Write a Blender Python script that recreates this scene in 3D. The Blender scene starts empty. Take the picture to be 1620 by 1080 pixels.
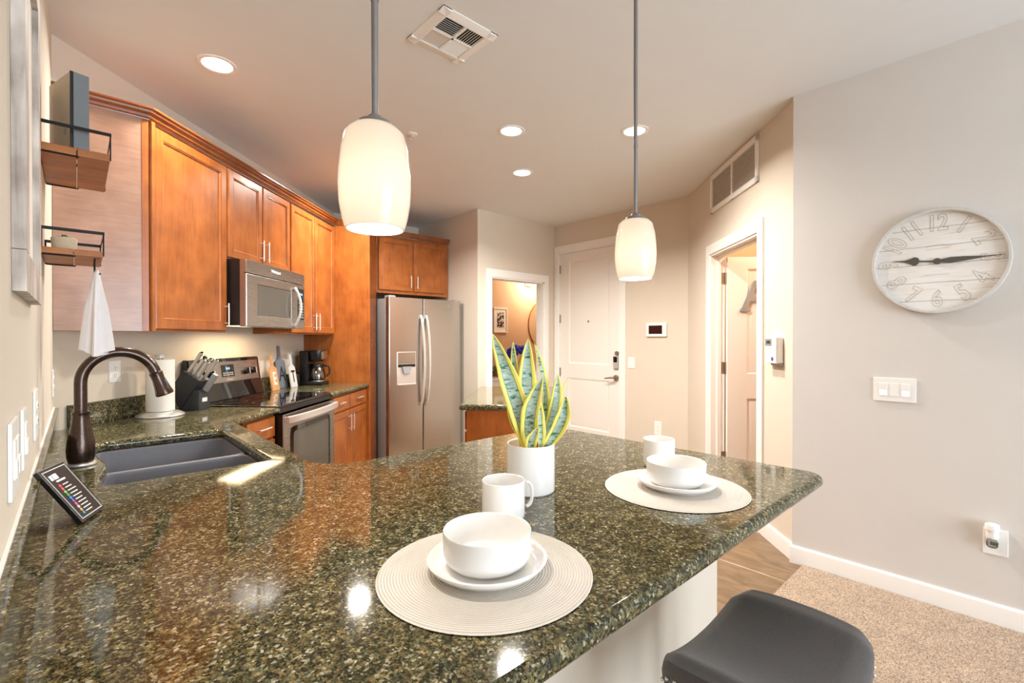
import bpy, bmesh, math, random
from mathutils import Vector, Matrix

# ------------------------------------------------------------------ camera, light, exposure
SC = bpy.context.scene
COL = SC.collection
R = math.radians
S2 = math.sqrt(0.5)

cam_data = bpy.data.cameras.new('camera')
cam = bpy.data.objects.new('camera', cam_data)
COL.objects.link(cam)
cam_data.sensor_width = 36.0
cam_data.lens = 36.0 * 751.0 / 1620.0
cam_data.clip_start = 0.01
cam.location = (0, 0, 1.36)
cam.rotation_euler = (R(90 - 0.33), 0, R(47.49 - 90))
SC.camera = cam

SC.view_settings.view_transform = 'Standard'
SC.view_settings.look = 'None'
SC.view_settings.gamma = 1.0
SC.view_settings.use_curve_mapping = False
SC.view_settings.exposure = -0.06
SC.cycles.use_denoising = True
SC.cycles.max_bounces = 12
SC.cycles.diffuse_bounces = 6
SC.cycles.glossy_bounces = 5
SC.cycles.transmission_bounces = 8
SC.cycles.caustics_reflective = False
SC.cycles.caustics_refractive = False
SC.cycles.sample_clamp_indirect = 6.0

world = bpy.data.worlds.new('sky')
SC.world = world
world.use_nodes = True
wn = world.node_tree.nodes
wbg = wn['Background']
wbg.inputs['Color'].default_value = (0.80, 0.90, 1.0, 1)
wbg.inputs['Strength'].default_value = 1.6


def area_light(name, loc, rot, sx, sy, power, color, shape='RECTANGLE', spread=180):
    d = bpy.data.lights.new(name, 'AREA')
    d.shape = shape
    d.size = sx
    if shape in ('RECTANGLE', 'ELLIPSE'):
        d.size_y = sy
    d.energy = power
    d.color = color
    d.spread = R(spread)
    o = bpy.data.objects.new(name, d)
    COL.objects.link(o)
    o.location = loc
    o.rotation_euler = rot
    return o


# daylight entering by the living-room windows behind the camera and on the left of them
area_light('daylight_back_window', (1.6, -3.72, 1.35), (R(90), 0, 0), 2.9, 2.2, 262, (0.80, 0.90, 1.0))
POW_DOWN = 42.0
WARM = (1.0, 0.96, 0.89)


# ------------------------------------------------------------------ materials
def lin(r, g, b):
    def f(c):
        c /= 255.0
        return c / 12.92 if c <= 0.04045 else ((c + 0.055) / 1.055) ** 2.4
    return (f(r), f(g), f(b), 1.0)


def new_mat(name):
    m = bpy.data.materials.new(name)
    m.use_nodes = True
    nt = m.node_tree
    return m, nt, nt.nodes['Principled BSDF']


def simple(name, col, rough=0.5, metal=0.0, coat=0.0, noise=0.0, nscale=40.0, bump=0.0, bscale=200.0, ior=1.5, emit=None, estr=0.0):
    m, nt, b = new_mat(name)
    b.inputs['Base Color'].default_value = col
    b.inputs['Roughness'].default_value = rough
    b.inputs['Metallic'].default_value = metal
    b.inputs['Coat Weight'].default_value = coat
    b.inputs['IOR'].default_value = ior
    tc = nt.nodes.new('ShaderNodeTexCoord')
    n = nt.nodes.new('ShaderNodeTexNoise')
    n.inputs['Scale'].default_value = nscale
    n.inputs['Detail'].default_value = 3
    nt.links.new(tc.outputs['Object'], n.inputs['Vector'])
    mx = nt.nodes.new('ShaderNodeMix')
    mx.data_type = 'RGBA'
    mx.inputs['A'].default_value = tuple(c * (1 - noise) for c in col[:3]) + (1,)
    mx.inputs['B'].default_value = tuple(min(1, c * (1 + noise)) for c in col[:3]) + (1,)
    nt.links.new(n.outputs['Fac'], mx.inputs['Factor'])
    nt.links.new(mx.outputs['Result'], b.inputs['Base Color'])
    if bump:
        n2 = nt.nodes.new('ShaderNodeTexNoise')
        n2.inputs['Scale'].default_value = bscale
        nt.links.new(tc.outputs['Object'], n2.inputs['Vector'])
        bp = nt.nodes.new('ShaderNodeBump')
        bp.inputs['Strength'].default_value = bump
        bp.inputs['Distance'].default_value = 0.002
        nt.links.new(n2.outputs['Fac'], bp.inputs['Height'])
        nt.links.new(bp.outputs['Normal'], b.inputs['Normal'])
    if emit:
        b.inputs['Emission Color'].default_value = emit
        b.inputs['Emission Strength'].default_value = estr
    return m


def ramp(nt, stops, interp='LINEAR'):
    r = nt.nodes.new('ShaderNodeValToRGB')
    r.color_ramp.interpolation = interp
    el = r.color_ramp.elements
    while len(el) < len(stops):
        el.new(0.5)
    for e, (p, c) in zip(el, stops):
        e.position = p
        e.color = c if len(c) == 4 else tuple(c) + (1,)
    return r


def wood(name, dark, light, axis='z', rough=0.32, scale=1.0, coat=0.25):
    m, nt, b = new_mat(name)
    tc = nt.nodes.new('ShaderNodeTexCoord')
    mp = nt.nodes.new('ShaderNodeMapping')
    s = {'x': (0.08, 1, 1), 'y': (1, 0.08, 1), 'z': (1, 1, 0.08), 'h': (0.12, 0.12, 1)}[axis]
    mp.inputs['Scale'].default_value = tuple(v * scale for v in s)
    nt.links.new(tc.outputs['Object'], mp.inputs['Vector'])
    n = nt.nodes.new('ShaderNodeTexNoise')
    n.inputs['Scale'].default_value = 70
    n.inputs['Detail'].default_value = 5
    n.inputs['Distortion'].default_value = 0.6
    nt.links.new(mp.outputs['Vector'], n.inputs['Vector'])
    n2 = nt.nodes.new('ShaderNodeTexNoise')
    n2.inputs['Scale'].default_value = 7
    n2.inputs['Detail'].default_value = 4
    nt.links.new(tc.outputs['Object'], n2.inputs['Vector'])
    add = nt.nodes.new('ShaderNodeMix')
    add.inputs['Factor'].default_value = 0.6
    nt.links.new(n.outputs['Fac'], add.inputs['A'])
    nt.links.new(n2.outputs['Fac'], add.inputs['B'])
    r = ramp(nt, [(0.33, dark), (0.66, light)])
    nt.links.new(add.outputs['Result'], r.inputs['Fac'])
    nt.links.new(r.outputs['Color'], b.inputs['Base Color'])
    b.inputs['Roughness'].default_value = rough
    b.inputs['Coat Weight'].default_value = coat
    b.inputs['Coat Roughness'].default_value = 0.25
    bp = nt.nodes.new('ShaderNodeBump')
    bp.inputs['Strength'].default_value = 0.12
    bp.inputs['Distance'].default_value = 0.001
    nt.links.new(n.outputs['Fac'], bp.inputs['Height'])
    nt.links.new(bp.outputs['Normal'], b.inputs['Normal'])
    return m


def steel(name, col=(0.62, 0.58, 0.54, 1), rough=0.30, axis='x'):
    m, nt, b = new_mat(name)
    tc = nt.nodes.new('ShaderNodeTexCoord')
    mp = nt.nodes.new('ShaderNodeMapping')
    mp.inputs['Scale'].default_value = {'x': (4, 300, 300), 'z': (300, 300, 4)}[axis]
    nt.links.new(tc.outputs['Object'], mp.inputs['Vector'])
    n = nt.nodes.new('ShaderNodeTexNoise')
    n.inputs['Scale'].default_value = 3
    nt.links.new(mp.outputs['Vector'], n.inputs['Vector'])
    r = ramp(nt, [(0.3, (rough - 0.02,) * 3), (0.7, (rough + 0.02,) * 3)])
    nt.links.new(n.outputs['Fac'], r.inputs['Fac'])
    nt.links.new(r.outputs['Color'], b.inputs['Roughness'])
    b.inputs['Base Color'].default_value = col
    b.inputs['Metallic'].default_value = 1.0
    bp = nt.nodes.new('ShaderNodeBump')
    bp.inputs['Strength'].default_value = 0.008
    bp.inputs['Distance'].default_value = 0.0002
    nt.links.new(n.outputs['Fac'], bp.inputs['Height'])
    nt.links.new(bp.outputs['Normal'], b.inputs['Normal'])
    return m


def granite(name):
    m, nt, b = new_mat(name)
    tc = nt.nodes.new('ShaderNodeTexCoord')
    nz = nt.nodes.new('ShaderNodeTexNoise')
    nz.inputs['Scale'].default_value = 90
    nz.inputs['Detail'].default_value = 3
    nt.links.new(tc.outputs['Object'], nz.inputs['Vector'])
    vm = nt.nodes.new('ShaderNodeMix')
    vm.data_type = 'RGBA'
    vm.inputs['Factor'].default_value = 0.006
    nt.links.new(tc.outputs['Object'], vm.inputs['A'])
    nt.links.new(nz.outputs['Color'], vm.inputs['B'])
    v = nt.nodes.new('ShaderNodeTexVoronoi')
    v.inputs['Scale'].default_value = 215
    nt.links.new(vm.outputs['Result'], v.inputs['Vector'])
    sp = nt.nodes.new('ShaderNodeSeparateColor')
    nt.links.new(v.outputs['Color'], sp.inputs['Color'])
    r1 = ramp(nt, [(0.0, lin(26, 28, 20)), (0.20, lin(52, 52, 36)), (0.42, lin(84, 78, 50)), (0.60, lin(116, 102, 66)),
                   (0.76, lin(86, 92, 72)), (0.86, lin(146, 134, 100)), (0.94, lin(178, 174, 156))], 'CONSTANT')
    nt.links.new(sp.outputs['Red'], r1.inputs['Fac'])
    v2 = nt.nodes.new('ShaderNodeTexVoronoi')
    v2.inputs['Scale'].default_value = 430
    nt.links.new(vm.outputs['Result'], v2.inputs['Vector'])
    sp2 = nt.nodes.new('ShaderNodeSeparateColor')
    nt.links.new(v2.outputs['Color'], sp2.inputs['Color'])
    r2 = ramp(nt, [(0.0, lin(14, 15, 12)), (0.45, lin(44, 42, 30)), (0.68, lin(92, 80, 52)), (0.88, lin(140, 126, 92)), (0.96, lin(96, 112, 104))], 'CONSTANT')
    nt.links.new(sp2.outputs['Green'], r2.inputs['Fac'])
    mx = nt.nodes.new('ShaderNodeMix')
    mx.data_type = 'RGBA'
    mx.inputs['Factor'].default_value = 0.42
    nt.links.new(r1.outputs['Color'], mx.inputs['A'])
    nt.links.new(r2.outputs['Color'], mx.inputs['B'])
    n3 = nt.nodes.new('ShaderNodeTexNoise')
    n3.inputs['Scale'].default_value = 38
    n3.inputs['Detail'].default_value = 4
    nt.links.new(tc.outputs['Object'], n3.inputs['Vector'])
    r3 = ramp(nt, [(0.34, (0.62, 0.66, 0.60)), (0.64, (1.55, 1.54, 1.46))])
    nt.links.new(n3.outputs['Fac'], r3.inputs['Fac'])
    mul = nt.nodes.new('ShaderNodeMix')
    mul.data_type = 'RGBA'
    mul.blend_type = 'MULTIPLY'
    mul.inputs['Factor'].default_value = 1.0
    nt.links.new(mx.outputs['Result'], mul.inputs['A'])
    nt.links.new(r3.outputs['Color'], mul.inputs['B'])
    nt.links.new(mul.outputs['Result'], b.inputs['Base Color'])
    b.inputs['Roughness'].default_value = 0.06
    b.inputs['IOR'].default_value = 1.48
    return m


def emitter(name, col, strength):
    m, nt, b = new_mat(name)
    b.inputs['Base Color'].default_value = col
    b.inputs['Emission Color'].default_value = col
    b.inputs['Emission Strength'].default_value = strength
    return m


def wall_paint(name, col):
    return simple(name, col, rough=0.85, noise=0.02, nscale=6, bump=0.06, bscale=260)


M = {}
M['wall'] = wall_paint('wall_paint', lin(214, 203, 187))
M['wall_daylit'] = wall_paint('daylit_wall_paint', lin(212, 207, 201))  # paler, cooler copy of the wall paint, with daylight put into the colour
M['wall_orange'] = wall_paint('tan_wall_paint', lin(206, 172, 138))
M['ceiling'] = wall_paint('ceiling_paint', lin(226, 227, 226))
M['trim'] = simple('white_trim', lin(240, 237, 232), 0.4, noise=0.01)
M['door_white'] = simple('white_door_paint', lin(236, 231, 224), 0.42, noise=0.01)
M['plastic'] = simple('white_plastic', lin(240, 238, 234), 0.35, noise=0.01)
M['plastic_grey'] = simple('grey_plastic', lin(150, 150, 150), 0.4, noise=0.03)
M['ceramic'] = simple('white_glazed_ceramic', lin(238, 236, 233), 0.18, coat=0.4, noise=0.01)
M['granite'] = granite('dark_green_granite')
M['wood'] = wood('honey_maple', lin(134, 70, 26), lin(176, 101, 44))
M['wood_h'] = wood('honey_maple_moulding', lin(106, 54, 22), lin(150, 82, 38), axis='x')
M['wood_sheen'] = wood('maple_veneer_daylight_sheen', lin(146, 108, 88), lin(172, 134, 112), axis='h', rough=0.28, coat=0.5)  # honey maple made pinker and paler: reflected daylight put into the colour
M['shelf_wood'] = wood('rustic_shelf_wood', lin(122, 66, 26), lin(186, 116, 54), axis='y', rough=0.5, scale=0.6, coat=0.1)
M['white_wash'] = wood('whitewashed_wood', lin(120, 106, 96), lin(224, 214, 204), axis='z', rough=0.6, scale=0.7, coat=0)
M['dark_wood'] = wood('dark_brown_wood', lin(44, 34, 28), lin(84, 66, 52), rough=0.45)
M['light_wood'] = wood('beech_wood', lin(196, 146, 96), lin(226, 180, 130), rough=0.45)
M['brown_wood'] = wood('brown_planter_wood', lin(70, 40, 22), lin(110, 66, 38), axis='x', rough=0.5)
M['steel'] = steel('brushed_steel', (0.46, 0.43, 0.40, 1), 0.28)
M['steel_v'] = steel('brushed_steel_upright', (0.56, 0.54, 0.52, 1), 0.24, 'x')
M['chrome'] = simple('satin_nickel', lin(232, 229, 225), 0.32, 0.75, noise=0.02)
M['chrome_bright'] = simple('polished_chrome', lin(230, 228, 225), 0.08, 1.0, noise=0.01)
M['nickel_dark'] = simple('brushed_nickel_rod', lin(134, 130, 128), 0.5, 0.6, noise=0.04)
M['bronze'] = simple('oil_rubbed_bronze', lin(72, 55, 46), 0.27, 0.8, coat=0.3, noise=0.7, nscale=140)
M['black'] = simple('black_plastic', lin(22, 20, 20), 0.3, noise=0.1)
M['black_gloss'] = simple('black_glass', lin(12, 11, 11), 0.04, noise=0.05, coat=0.5)
M['black_metal'] = simple('black_iron', lin(30, 27, 26), 0.45, 0.6, noise=0.1)
M['oven_glass'] = simple('smoked_oven_glass', lin(84, 80, 72), 0.14, 0.0, coat=0.25, noise=0.08, nscale=8)
M['dark_grey'] = simple('charcoal_block_paint', lin(52, 54, 56), 0.5, noise=0.15, nscale=120)
M['fridge_side'] = simple('grey_enamel', lin(150, 146, 144), 0.45, noise=0.03)
M['gasket'] = simple('dark_gasket', lin(58, 44, 36), 0.6, noise=0.1)
M['sink'] = simple('grey_granite_composite', lin(124, 124, 130), 0.42, noise=0.35, nscale=420, bump=0.1, bscale=500)
M['towel'] = simple('white_cotton', lin(236, 232, 232), 0.95, noise=0.03, bump=0.5, bscale=500)
M['paper'] = simple('white_paper_towel', lin(240, 236, 226), 0.95, noise=0.02, bump=0.3, bscale=150)
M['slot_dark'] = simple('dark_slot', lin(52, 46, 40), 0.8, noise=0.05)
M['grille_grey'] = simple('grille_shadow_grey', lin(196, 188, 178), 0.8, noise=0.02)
M['slate'] = simple('slate_grey_paint', lin(122, 126, 136), 0.6, noise=0.12, nscale=60)
M['sign_white'] = simple('distressed_white_paint', lin(232, 228, 224), 0.65, noise=0.06, nscale=90)
M['ink'] = simple('black_ink', lin(34, 31, 30), 0.6, noise=0.05)
M['faint_ink'] = simple('faded_grey_ink', lin(194, 182, 168), 0.7, noise=0.08)
M['clock_hand'] = simple('pewter_hand', lin(92, 88, 82), 0.5, 0.3, noise=0.05)
M['clock_rim'] = simple('galvanised_rim', lin(222, 220, 216), 0.35, 0.5, noise=0.08)
M['soil'] = simple('pebble_soil', lin(196, 160, 124), 0.95, noise=0.35, nscale=160, bump=1.0, bscale=160)
M['blue_petal'] = simple('blue_petal', lin(30, 56, 190), 0.6, noise=0.5, nscale=80)
M['green_leaf'] = simple('small_green_leaf', lin(58, 96, 44), 0.5, noise=0.4, nscale=60)
M['mat_board'] = simple('white_mat_board', lin(240, 232, 222), 0.7, noise=0.01)
M['stool_fabric'] = simple('charcoal_fabric', lin(70, 65, 63), 0.52, noise=0.6, nscale=260, bump=0.4, bscale=600)
M['stool_fabric'].node_tree.nodes['Principled BSDF'].inputs['Sheen Weight'].default_value = 0.25
M['lens'] = emitter('lit_lamp_lens', (1.0, 0.93, 0.82, 1), 9.0)
M['task_lens'] = emitter('lit_task_lens', (1.0, 0.72, 0.42, 1), 2.5)
M['bulb'] = emitter('lit_bulb', (1.0, 0.94, 0.86, 1), 430.0)
M['night_light'] = emitter('lit_switch_lamp', (1.0, 0.93, 0.84, 1), 1.3)
M['led_blue'] = emitter('blue_led_digits', (0.25, 0.55, 1.0, 1), 1.6)
M['lcd'] = simple('grey_lcd', lin(140, 142, 140), 0.3, noise=0.03)
M['screen'] = simple('dark_touch_screen', lin(42, 16, 18), 0.12, noise=0.3, nscale=30)
M['beige_board'] = simple('beige_backing_board', lin(200, 186, 164), 0.7, noise=0.05, nscale=30)
M['grey_edge'] = simple('slate_grey_edge', lin(112, 118, 122), 0.5, noise=0.06)
M['pot_beige'] = simple('speckled_beige_pot', lin(196, 186, 160), 0.7, noise=0.12, nscale=120)
M['brass'] = simple('aged_nickel_hinge', lin(170, 156, 140), 0.35, 0.9, noise=0.06)
M['pink_card'] = simple('pink_print', lin(226, 120, 130), 0.5, noise=0.3, nscale=50)


def glass_shade(name):
    m = bpy.data.materials.new(name)
    m.use_nodes = True
    nt = m.node_tree
    nt.nodes.clear()
    out = nt.nodes.new('ShaderNodeOutputMaterial')
    tr = nt.nodes.new('ShaderNodeBsdfTranslucent')
    tr.inputs['Color'].default_value = (0.64, 0.59, 0.52, 1)
    df = nt.nodes.new('ShaderNodeBsdfDiffuse')
    df.inputs['Color'].default_value = (0.88, 0.84, 0.78, 1)
    gl = nt.nodes.new('ShaderNodeBsdfGlossy')
    gl.inputs['Roughness'].default_value = 0.12
    mx = nt.nodes.new('ShaderNodeMixShader')
    mx.inputs[0].default_value = 0.22
    nt.links.new(tr.outputs[0], mx.inputs[1])
    nt.links.new(df.outputs[0], mx.inputs[2])
    fr = nt.nodes.new('ShaderNodeFresnel')
    fr.inputs['IOR'].default_value = 1.35
    em = nt.nodes.new('ShaderNodeEmission')
    em.inputs['Color'].default_value = (1.0, 0.80, 0.58, 1)
    em.inputs['Strength'].default_value = 0.36
    ad = nt.nodes.new('ShaderNodeAddShader')
    nt.links.new(mx.outputs[0], ad.inputs[0])
    nt.links.new(em.outputs[0], ad.inputs[1])
    m2 = nt.nodes.new('ShaderNodeMixShader')
    nt.links.new(fr.outputs[0], m2.inputs[0])
    nt.links.new(ad.outputs[0], m2.inputs[1])
    nt.links.new(gl.outputs[0], m2.inputs[2])
    nt.links.new(m2.outputs[0], out.inputs['Surface'])
    return m


M['shade'] = glass_shade('frosted_opal_glass')


def clear_glass(name, tint=(1, 1, 1, 1), fac=0.12):
    m = bpy.data.materials.new(name)
    m.use_nodes = True
    nt = m.node_tree
    nt.nodes.clear()
    out = nt.nodes.new('ShaderNodeOutputMaterial')
    tr = nt.nodes.new('ShaderNodeBsdfTransparent')
    tr.inputs['Color'].default_value = tint
    gl = nt.nodes.new('ShaderNodeBsdfGlossy')
    gl.inputs['Roughness'].default_value = 0.03
    lw = nt.nodes.new('ShaderNodeLayerWeight')
    lw.inputs['Blend'].default_value = 0.25
    ad = nt.nodes.new('ShaderNodeMath')
    ad.operation = 'ADD'
    ad.inputs[1].default_value = fac
    ad.use_clamp = True
    nt.links.new(lw.outputs['Fresnel'], ad.inputs[0])
    mx = nt.nodes.new('ShaderNodeMixShader')
    nt.links.new(ad.outputs[0], mx.inputs[0])
    nt.links.new(tr.outputs[0], mx.inputs[1])
    nt.links.new(gl.outputs[0], mx.inputs[2])
    nt.links.new(mx.outputs[0], out.inputs['Surface'])
    return m


M['window_glass'] = clear_glass('window_glass', fac=0.02)
M['carafe_glass'] = clear_glass('carafe_glass', (0.75, 0.75, 0.75, 1), 0.15)


def floor_mat():
    m, nt, b = new_mat('wood_look_tile')
    tc = nt.nodes.new('ShaderNodeTexCoord')
    mp = nt.nodes.new('ShaderNodeMapping')
    mp.inputs['Rotation'].default_value = (0, 0, R(90))
    mp.inputs['Location'].default_value = (0.55, 0.078, 0)
    nt.links.new(tc.outputs['Object'], mp.inputs['Vector'])
    br = nt.nodes.new('ShaderNodeTexBrick')
    br.inputs['Scale'].default_value = 1.0
    br.offset = 0.0
    br.inputs['Brick Width'].default_value = 1.2
    br.inputs['Row Height'].default_value = 0.6
    br.inputs['Mortar Size'].default_value = 0.0035
    br.inputs['Color1'].default_value = lin(150, 124, 98)
    br.inputs['Color2'].default_value = lin(126, 102, 76)
    br.inputs['Mortar'].default_value = lin(206, 190, 164)
    nt.links.new(mp.outputs['Vector'], br.inputs['Vector'])
    mp2 = nt.nodes.new('ShaderNodeMapping')
    mp2.inputs['Scale'].default_value = (5, 2.0, 1)
    nt.links.new(tc.outputs['Object'], mp2.inputs['Vector'])
    n = nt.nodes.new('ShaderNodeTexNoise')
    n.inputs['Scale'].default_value = 3
    n.inputs['Detail'].default_value = 6
    n.inputs['Distortion'].default_value = 1.0
    nt.links.new(mp2.outputs['Vector'], n.inputs['Vector'])
    r = ramp(nt, [(0.3, (0.6, 0.58, 0.55)), (0.7, (1.15, 1.12, 1.08))])
    nt.links.new(n.outputs['Fac'], r.inputs['Fac'])
    mul = nt.nodes.new('ShaderNodeMix')
    mul.data_type = 'RGBA'
    mul.blend_type = 'MULTIPLY'
    mul.inputs['Factor'].default_value = 1
    nt.links.new(br.outputs['Color'], mul.inputs['A'])
    nt.links.new(r.outputs['Color'], mul.inputs['B'])
    nt.links.new(mul.outputs['Result'], b.inputs['Base Color'])
    b.inputs['Roughness'].default_value = 0.35
    return m


M['tile'] = floor_mat()


def carpet_mat():
    m, nt, b = new_mat('beige_carpet_pile')
    tc = nt.nodes.new('ShaderNodeTexCoord')
    v = nt.nodes.new('ShaderNodeTexVoronoi')
    v.inputs['Scale'].default_value = 260
    nt.links.new(tc.outputs['Object'], v.inputs['Vector'])
    sp = nt.nodes.new('ShaderNodeSeparateColor')
    nt.links.new(v.outputs['Color'], sp.inputs['Color'])
    r = ramp(nt, [(0.0, lin(96, 70, 50)), (0.25, lin(152, 122, 94)), (0.6, lin(188, 158, 126)), (1.0, lin(220, 194, 164))])
    nt.links.new(sp.outputs['Red'], r.inputs['Fac'])
    n = nt.nodes.new('ShaderNodeTexNoise')
    n.inputs['Scale'].default_value = 9
    n.inputs['Detail'].default_value = 5
    nt.links.new(tc.outputs['Object'], n.inputs['Vector'])
    r2 = ramp(nt, [(0.3, (0.86, 0.85, 0.84)), (0.7, (1.05, 1.05, 1.05))])
    nt.links.new(n.outputs['Fac'], r2.inputs['Fac'])
    mul = nt.nodes.new('ShaderNodeMix')
    mul.data_type = 'RGBA'
    mul.blend_type = 'MULTIPLY'
    mul.inputs['Factor'].default_value = 1
    nt.links.new(r.outputs['Color'], mul.inputs['A'])
    nt.links.new(r2.outputs['Color'], mul.inputs['B'])
    nt.links.new(mul.outputs['Result'], b.inputs['Base Color'])
    b.inputs['Roughness'].default_value = 1.0
    b.inputs['Sheen Weight'].default_value = 0.3
    bp = nt.nodes.new('ShaderNodeBump')
    bp.inputs['Strength'].default_value = 0.7
    bp.inputs['Distance'].default_value = 0.008
    nt.links.new(v.outputs['Distance'], bp.inputs['Height'])
    bp.invert = True
    nt.links.new(bp.outputs['Normal'], b.inputs['Normal'])
    return m


M['carpet'] = carpet_mat()


def placemat_mat():
    m, nt, b = new_mat('woven_placemat')
    tc = nt.nodes.new('ShaderNodeTexCoord')
    w = nt.nodes.new('ShaderNodeTexWave')
    w.wave_type = 'RINGS'
    w.rings_direction = 'Z'
    w.inputs['Scale'].default_value = 58
    w.inputs['Distortion'].default_value = 0.4
    w.inputs['Detail'].default_value = 1
    w.inputs['Detail Scale'].default_value = 30
    nt.links.new(tc.outputs['Object'], w.inputs['Vector'])
    n = nt.nodes.new('ShaderNodeTexNoise')
    n.inputs['Scale'].default_value = 500
    nt.links.new(tc.outputs['Object'], n.inputs['Vector'])
    ml = nt.nodes.new('ShaderNodeMath')
    ml.operation = 'MULTIPLY_ADD'
    ml.inputs[1].default_value = 0.5
    nt.links.new(n.outputs['Fac'], ml.inputs[0])
    nt.links.new(w.outputs['Fac'], ml.inputs[2])
    r = ramp(nt, [(0.15, lin(190, 180, 167)), (0.8, lin(218, 210, 199))])
    nt.links.new(ml.outputs[0], r.inputs['Fac'])
    nt.links.new(r.outputs['Color'], b.inputs['Base Color'])
    b.inputs['Roughness'].default_value = 0.9
    bp = nt.nodes.new('ShaderNodeBump')
    bp.inputs['Strength'].default_value = 0.6
    bp.inputs['Distance'].default_value = 0.003
    nt.links.new(ml.outputs[0], bp.inputs['Height'])
    nt.links.new(bp.outputs['Normal'], b.inputs['Normal'])
    return m


M['placemat'] = placemat_mat()


def snake_leaf_mat():
    m, nt, b = new_mat('variegated_leaf')
    uv = nt.nodes.new('ShaderNodeUVMap')
    sx = nt.nodes.new('ShaderNodeSeparateXYZ')
    nt.links.new(uv.outputs['UV'], sx.inputs['Vector'])
    tc = nt.nodes.new('ShaderNodeTexCoord')
    n = nt.nodes.new('ShaderNodeTexNoise')
    n.inputs['Scale'].default_value = 55
    n.inputs['Detail'].default_value = 3
    nt.links.new(tc.outputs['Object'], n.inputs['Vector'])
    # bands across the leaf
    mp = nt.nodes.new('ShaderNodeMapping')
    mp.inputs['Scale'].default_value = (45, 45, 150)
    nt.links.new(tc.outputs['Object'], mp.inputs['Vector'])
    nb = nt.nodes.new('ShaderNodeTexNoise')
    nb.inputs['Scale'].default_value = 1
    nb.inputs['Detail'].default_value = 2
    nt.links.new(mp.outputs['Vector'], nb.inputs['Vector'])
    rb = ramp(nt, [(0.33, lin(44, 92, 52)), (0.40, lin(112, 148, 128)), (0.48, lin(158, 180, 172)), (0.68, lin(176, 194, 184))])
    nt.links.new(nb.outputs['Fac'], rb.inputs['Fac'])
    # margin
    d = nt.nodes.new('ShaderNodeMath'); d.operation = 'SUBTRACT'; d.inputs[1].default_value = 0.5
    nt.links.new(sx.outputs['X'], d.inputs[0])
    a = nt.nodes.new('ShaderNodeMath'); a.operation = 'ABSOLUTE'
    nt.links.new(d.outputs[0], a.inputs[0])
    j = nt.nodes.new('ShaderNodeMath'); j.operation = 'MULTIPLY_ADD'; j.inputs[1].default_value = 0.10
    nt.links.new(n.outputs['Fac'], j.inputs[0])
    nt.links.new(a.outputs[0], j.inputs[2])
    st = ramp(nt, [(0.33, (0, 0, 0)), (0.36, (1, 1, 1))])
    nt.links.new(j.outputs[0], st.inputs['Fac'])
    gr = ramp(nt, [(0.295, (0, 0, 0)), (0.315, (1, 1, 1))])
    nt.links.new(j.outputs[0], gr.inputs['Fac'])
    m0 = nt.nodes.new('ShaderNodeMix'); m0.data_type = 'RGBA'
    m0.inputs['B'].default_value = lin(96, 146, 44)
    nt.links.new(gr.outputs['Color'], m0.inputs['Factor'])
    nt.links.new(rb.outputs['Color'], m0.inputs['A'])
    mx = nt.nodes.new('ShaderNodeMix'); mx.data_type = 'RGBA'
    mx.inputs['B'].default_value = lin(240, 226, 110)
    nt.links.new(st.outputs['Color'], mx.inputs['Factor'])
    nt.links.new(m0.outputs['Result'], mx.inputs['A'])
    nt.links.new(mx.outputs['Result'], b.inputs['Base Color'])
    b.inputs['Roughness'].default_value = 0.42
    return m


M['snake_leaf'] = snake_leaf_mat()


def clock_face_mat():
    m, nt, b = new_mat('whitewashed_plank_dial')
    tc = nt.nodes.new('ShaderNodeTexCoord')
    mp = nt.nodes.new('ShaderNodeMapping')
    mp.inputs['Scale'].default_value = (1.2, 1, 14)
    nt.links.new(tc.outputs['Object'], mp.inputs['Vector'])
    n = nt.nodes.new('ShaderNodeTexNoise')
    n.inputs['Scale'].default_value = 7
    n.inputs['Detail'].default_value = 6
    nt.links.new(mp.outputs['Vector'], n.inputs['Vector'])
    r = ramp(nt, [(0.26, lin(214, 204, 190)), (0.40, lin(234, 231, 226)), (0.7, lin(240, 239, 236))])
    nt.links.new(n.outputs['Fac'], r.inputs['Fac'])
    # plank seams across the dial
    sx = nt.nodes.new('ShaderNodeSeparateXYZ')
    nt.links.new(tc.outputs['Object'], sx.inputs['Vector'])
    ad = nt.nodes.new('ShaderNodeMath'); ad.operation = 'ADD'; ad.inputs[1].default_value = 10.042
    nt.links.new(sx.outputs['Z'], ad.inputs[0])
    md = nt.nodes.new('ShaderNodeMath'); md.operation = 'MODULO'; md.inputs[1].default_value = 0.092
    nt.links.new(ad.outputs[0], md.inputs[0])
    lt = nt.nodes.new('ShaderNodeMath'); lt.operation = 'LESS_THAN'; lt.inputs[1].default_value = 0.0022
    nt.links.new(md.outputs[0], lt.inputs[0])
    mx = nt.nodes.new('ShaderNodeMix'); mx.data_type = 'RGBA'
    mx.inputs['B'].default_value = lin(150, 138, 124)
    nt.links.new(lt.outputs[0], mx.inputs['Factor'])
    nt.links.new(r.outputs['Color'], mx.inputs['A'])
    nt.links.new(mx.outputs['Result'], b.inputs['Base Color'])
    b.inputs['Roughness'].default_value = 0.6
    return m


M['clock_face'] = clock_face_mat()


def print_mat():
    m, nt, b = new_mat('abstract_black_print')
    tc = nt.nodes.new('ShaderNodeTexCoord')
    n = nt.nodes.new('ShaderNodeTexNoise')
    n.inputs['Scale'].default_value = 24
    n.inputs['Detail'].default_value = 4
    nt.links.new(tc.outputs['Object'], n.inputs['Vector'])
    r = ramp(nt, [(0.48, lin(40, 38, 36)), (0.56, lin(206, 196, 184))])
    nt.links.new(n.outputs['Fac'], r.inputs['Fac'])
    nt.links.new(r.outputs['Color'], b.inputs['Base Color'])
    return m


M['print'] = print_mat()


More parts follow.
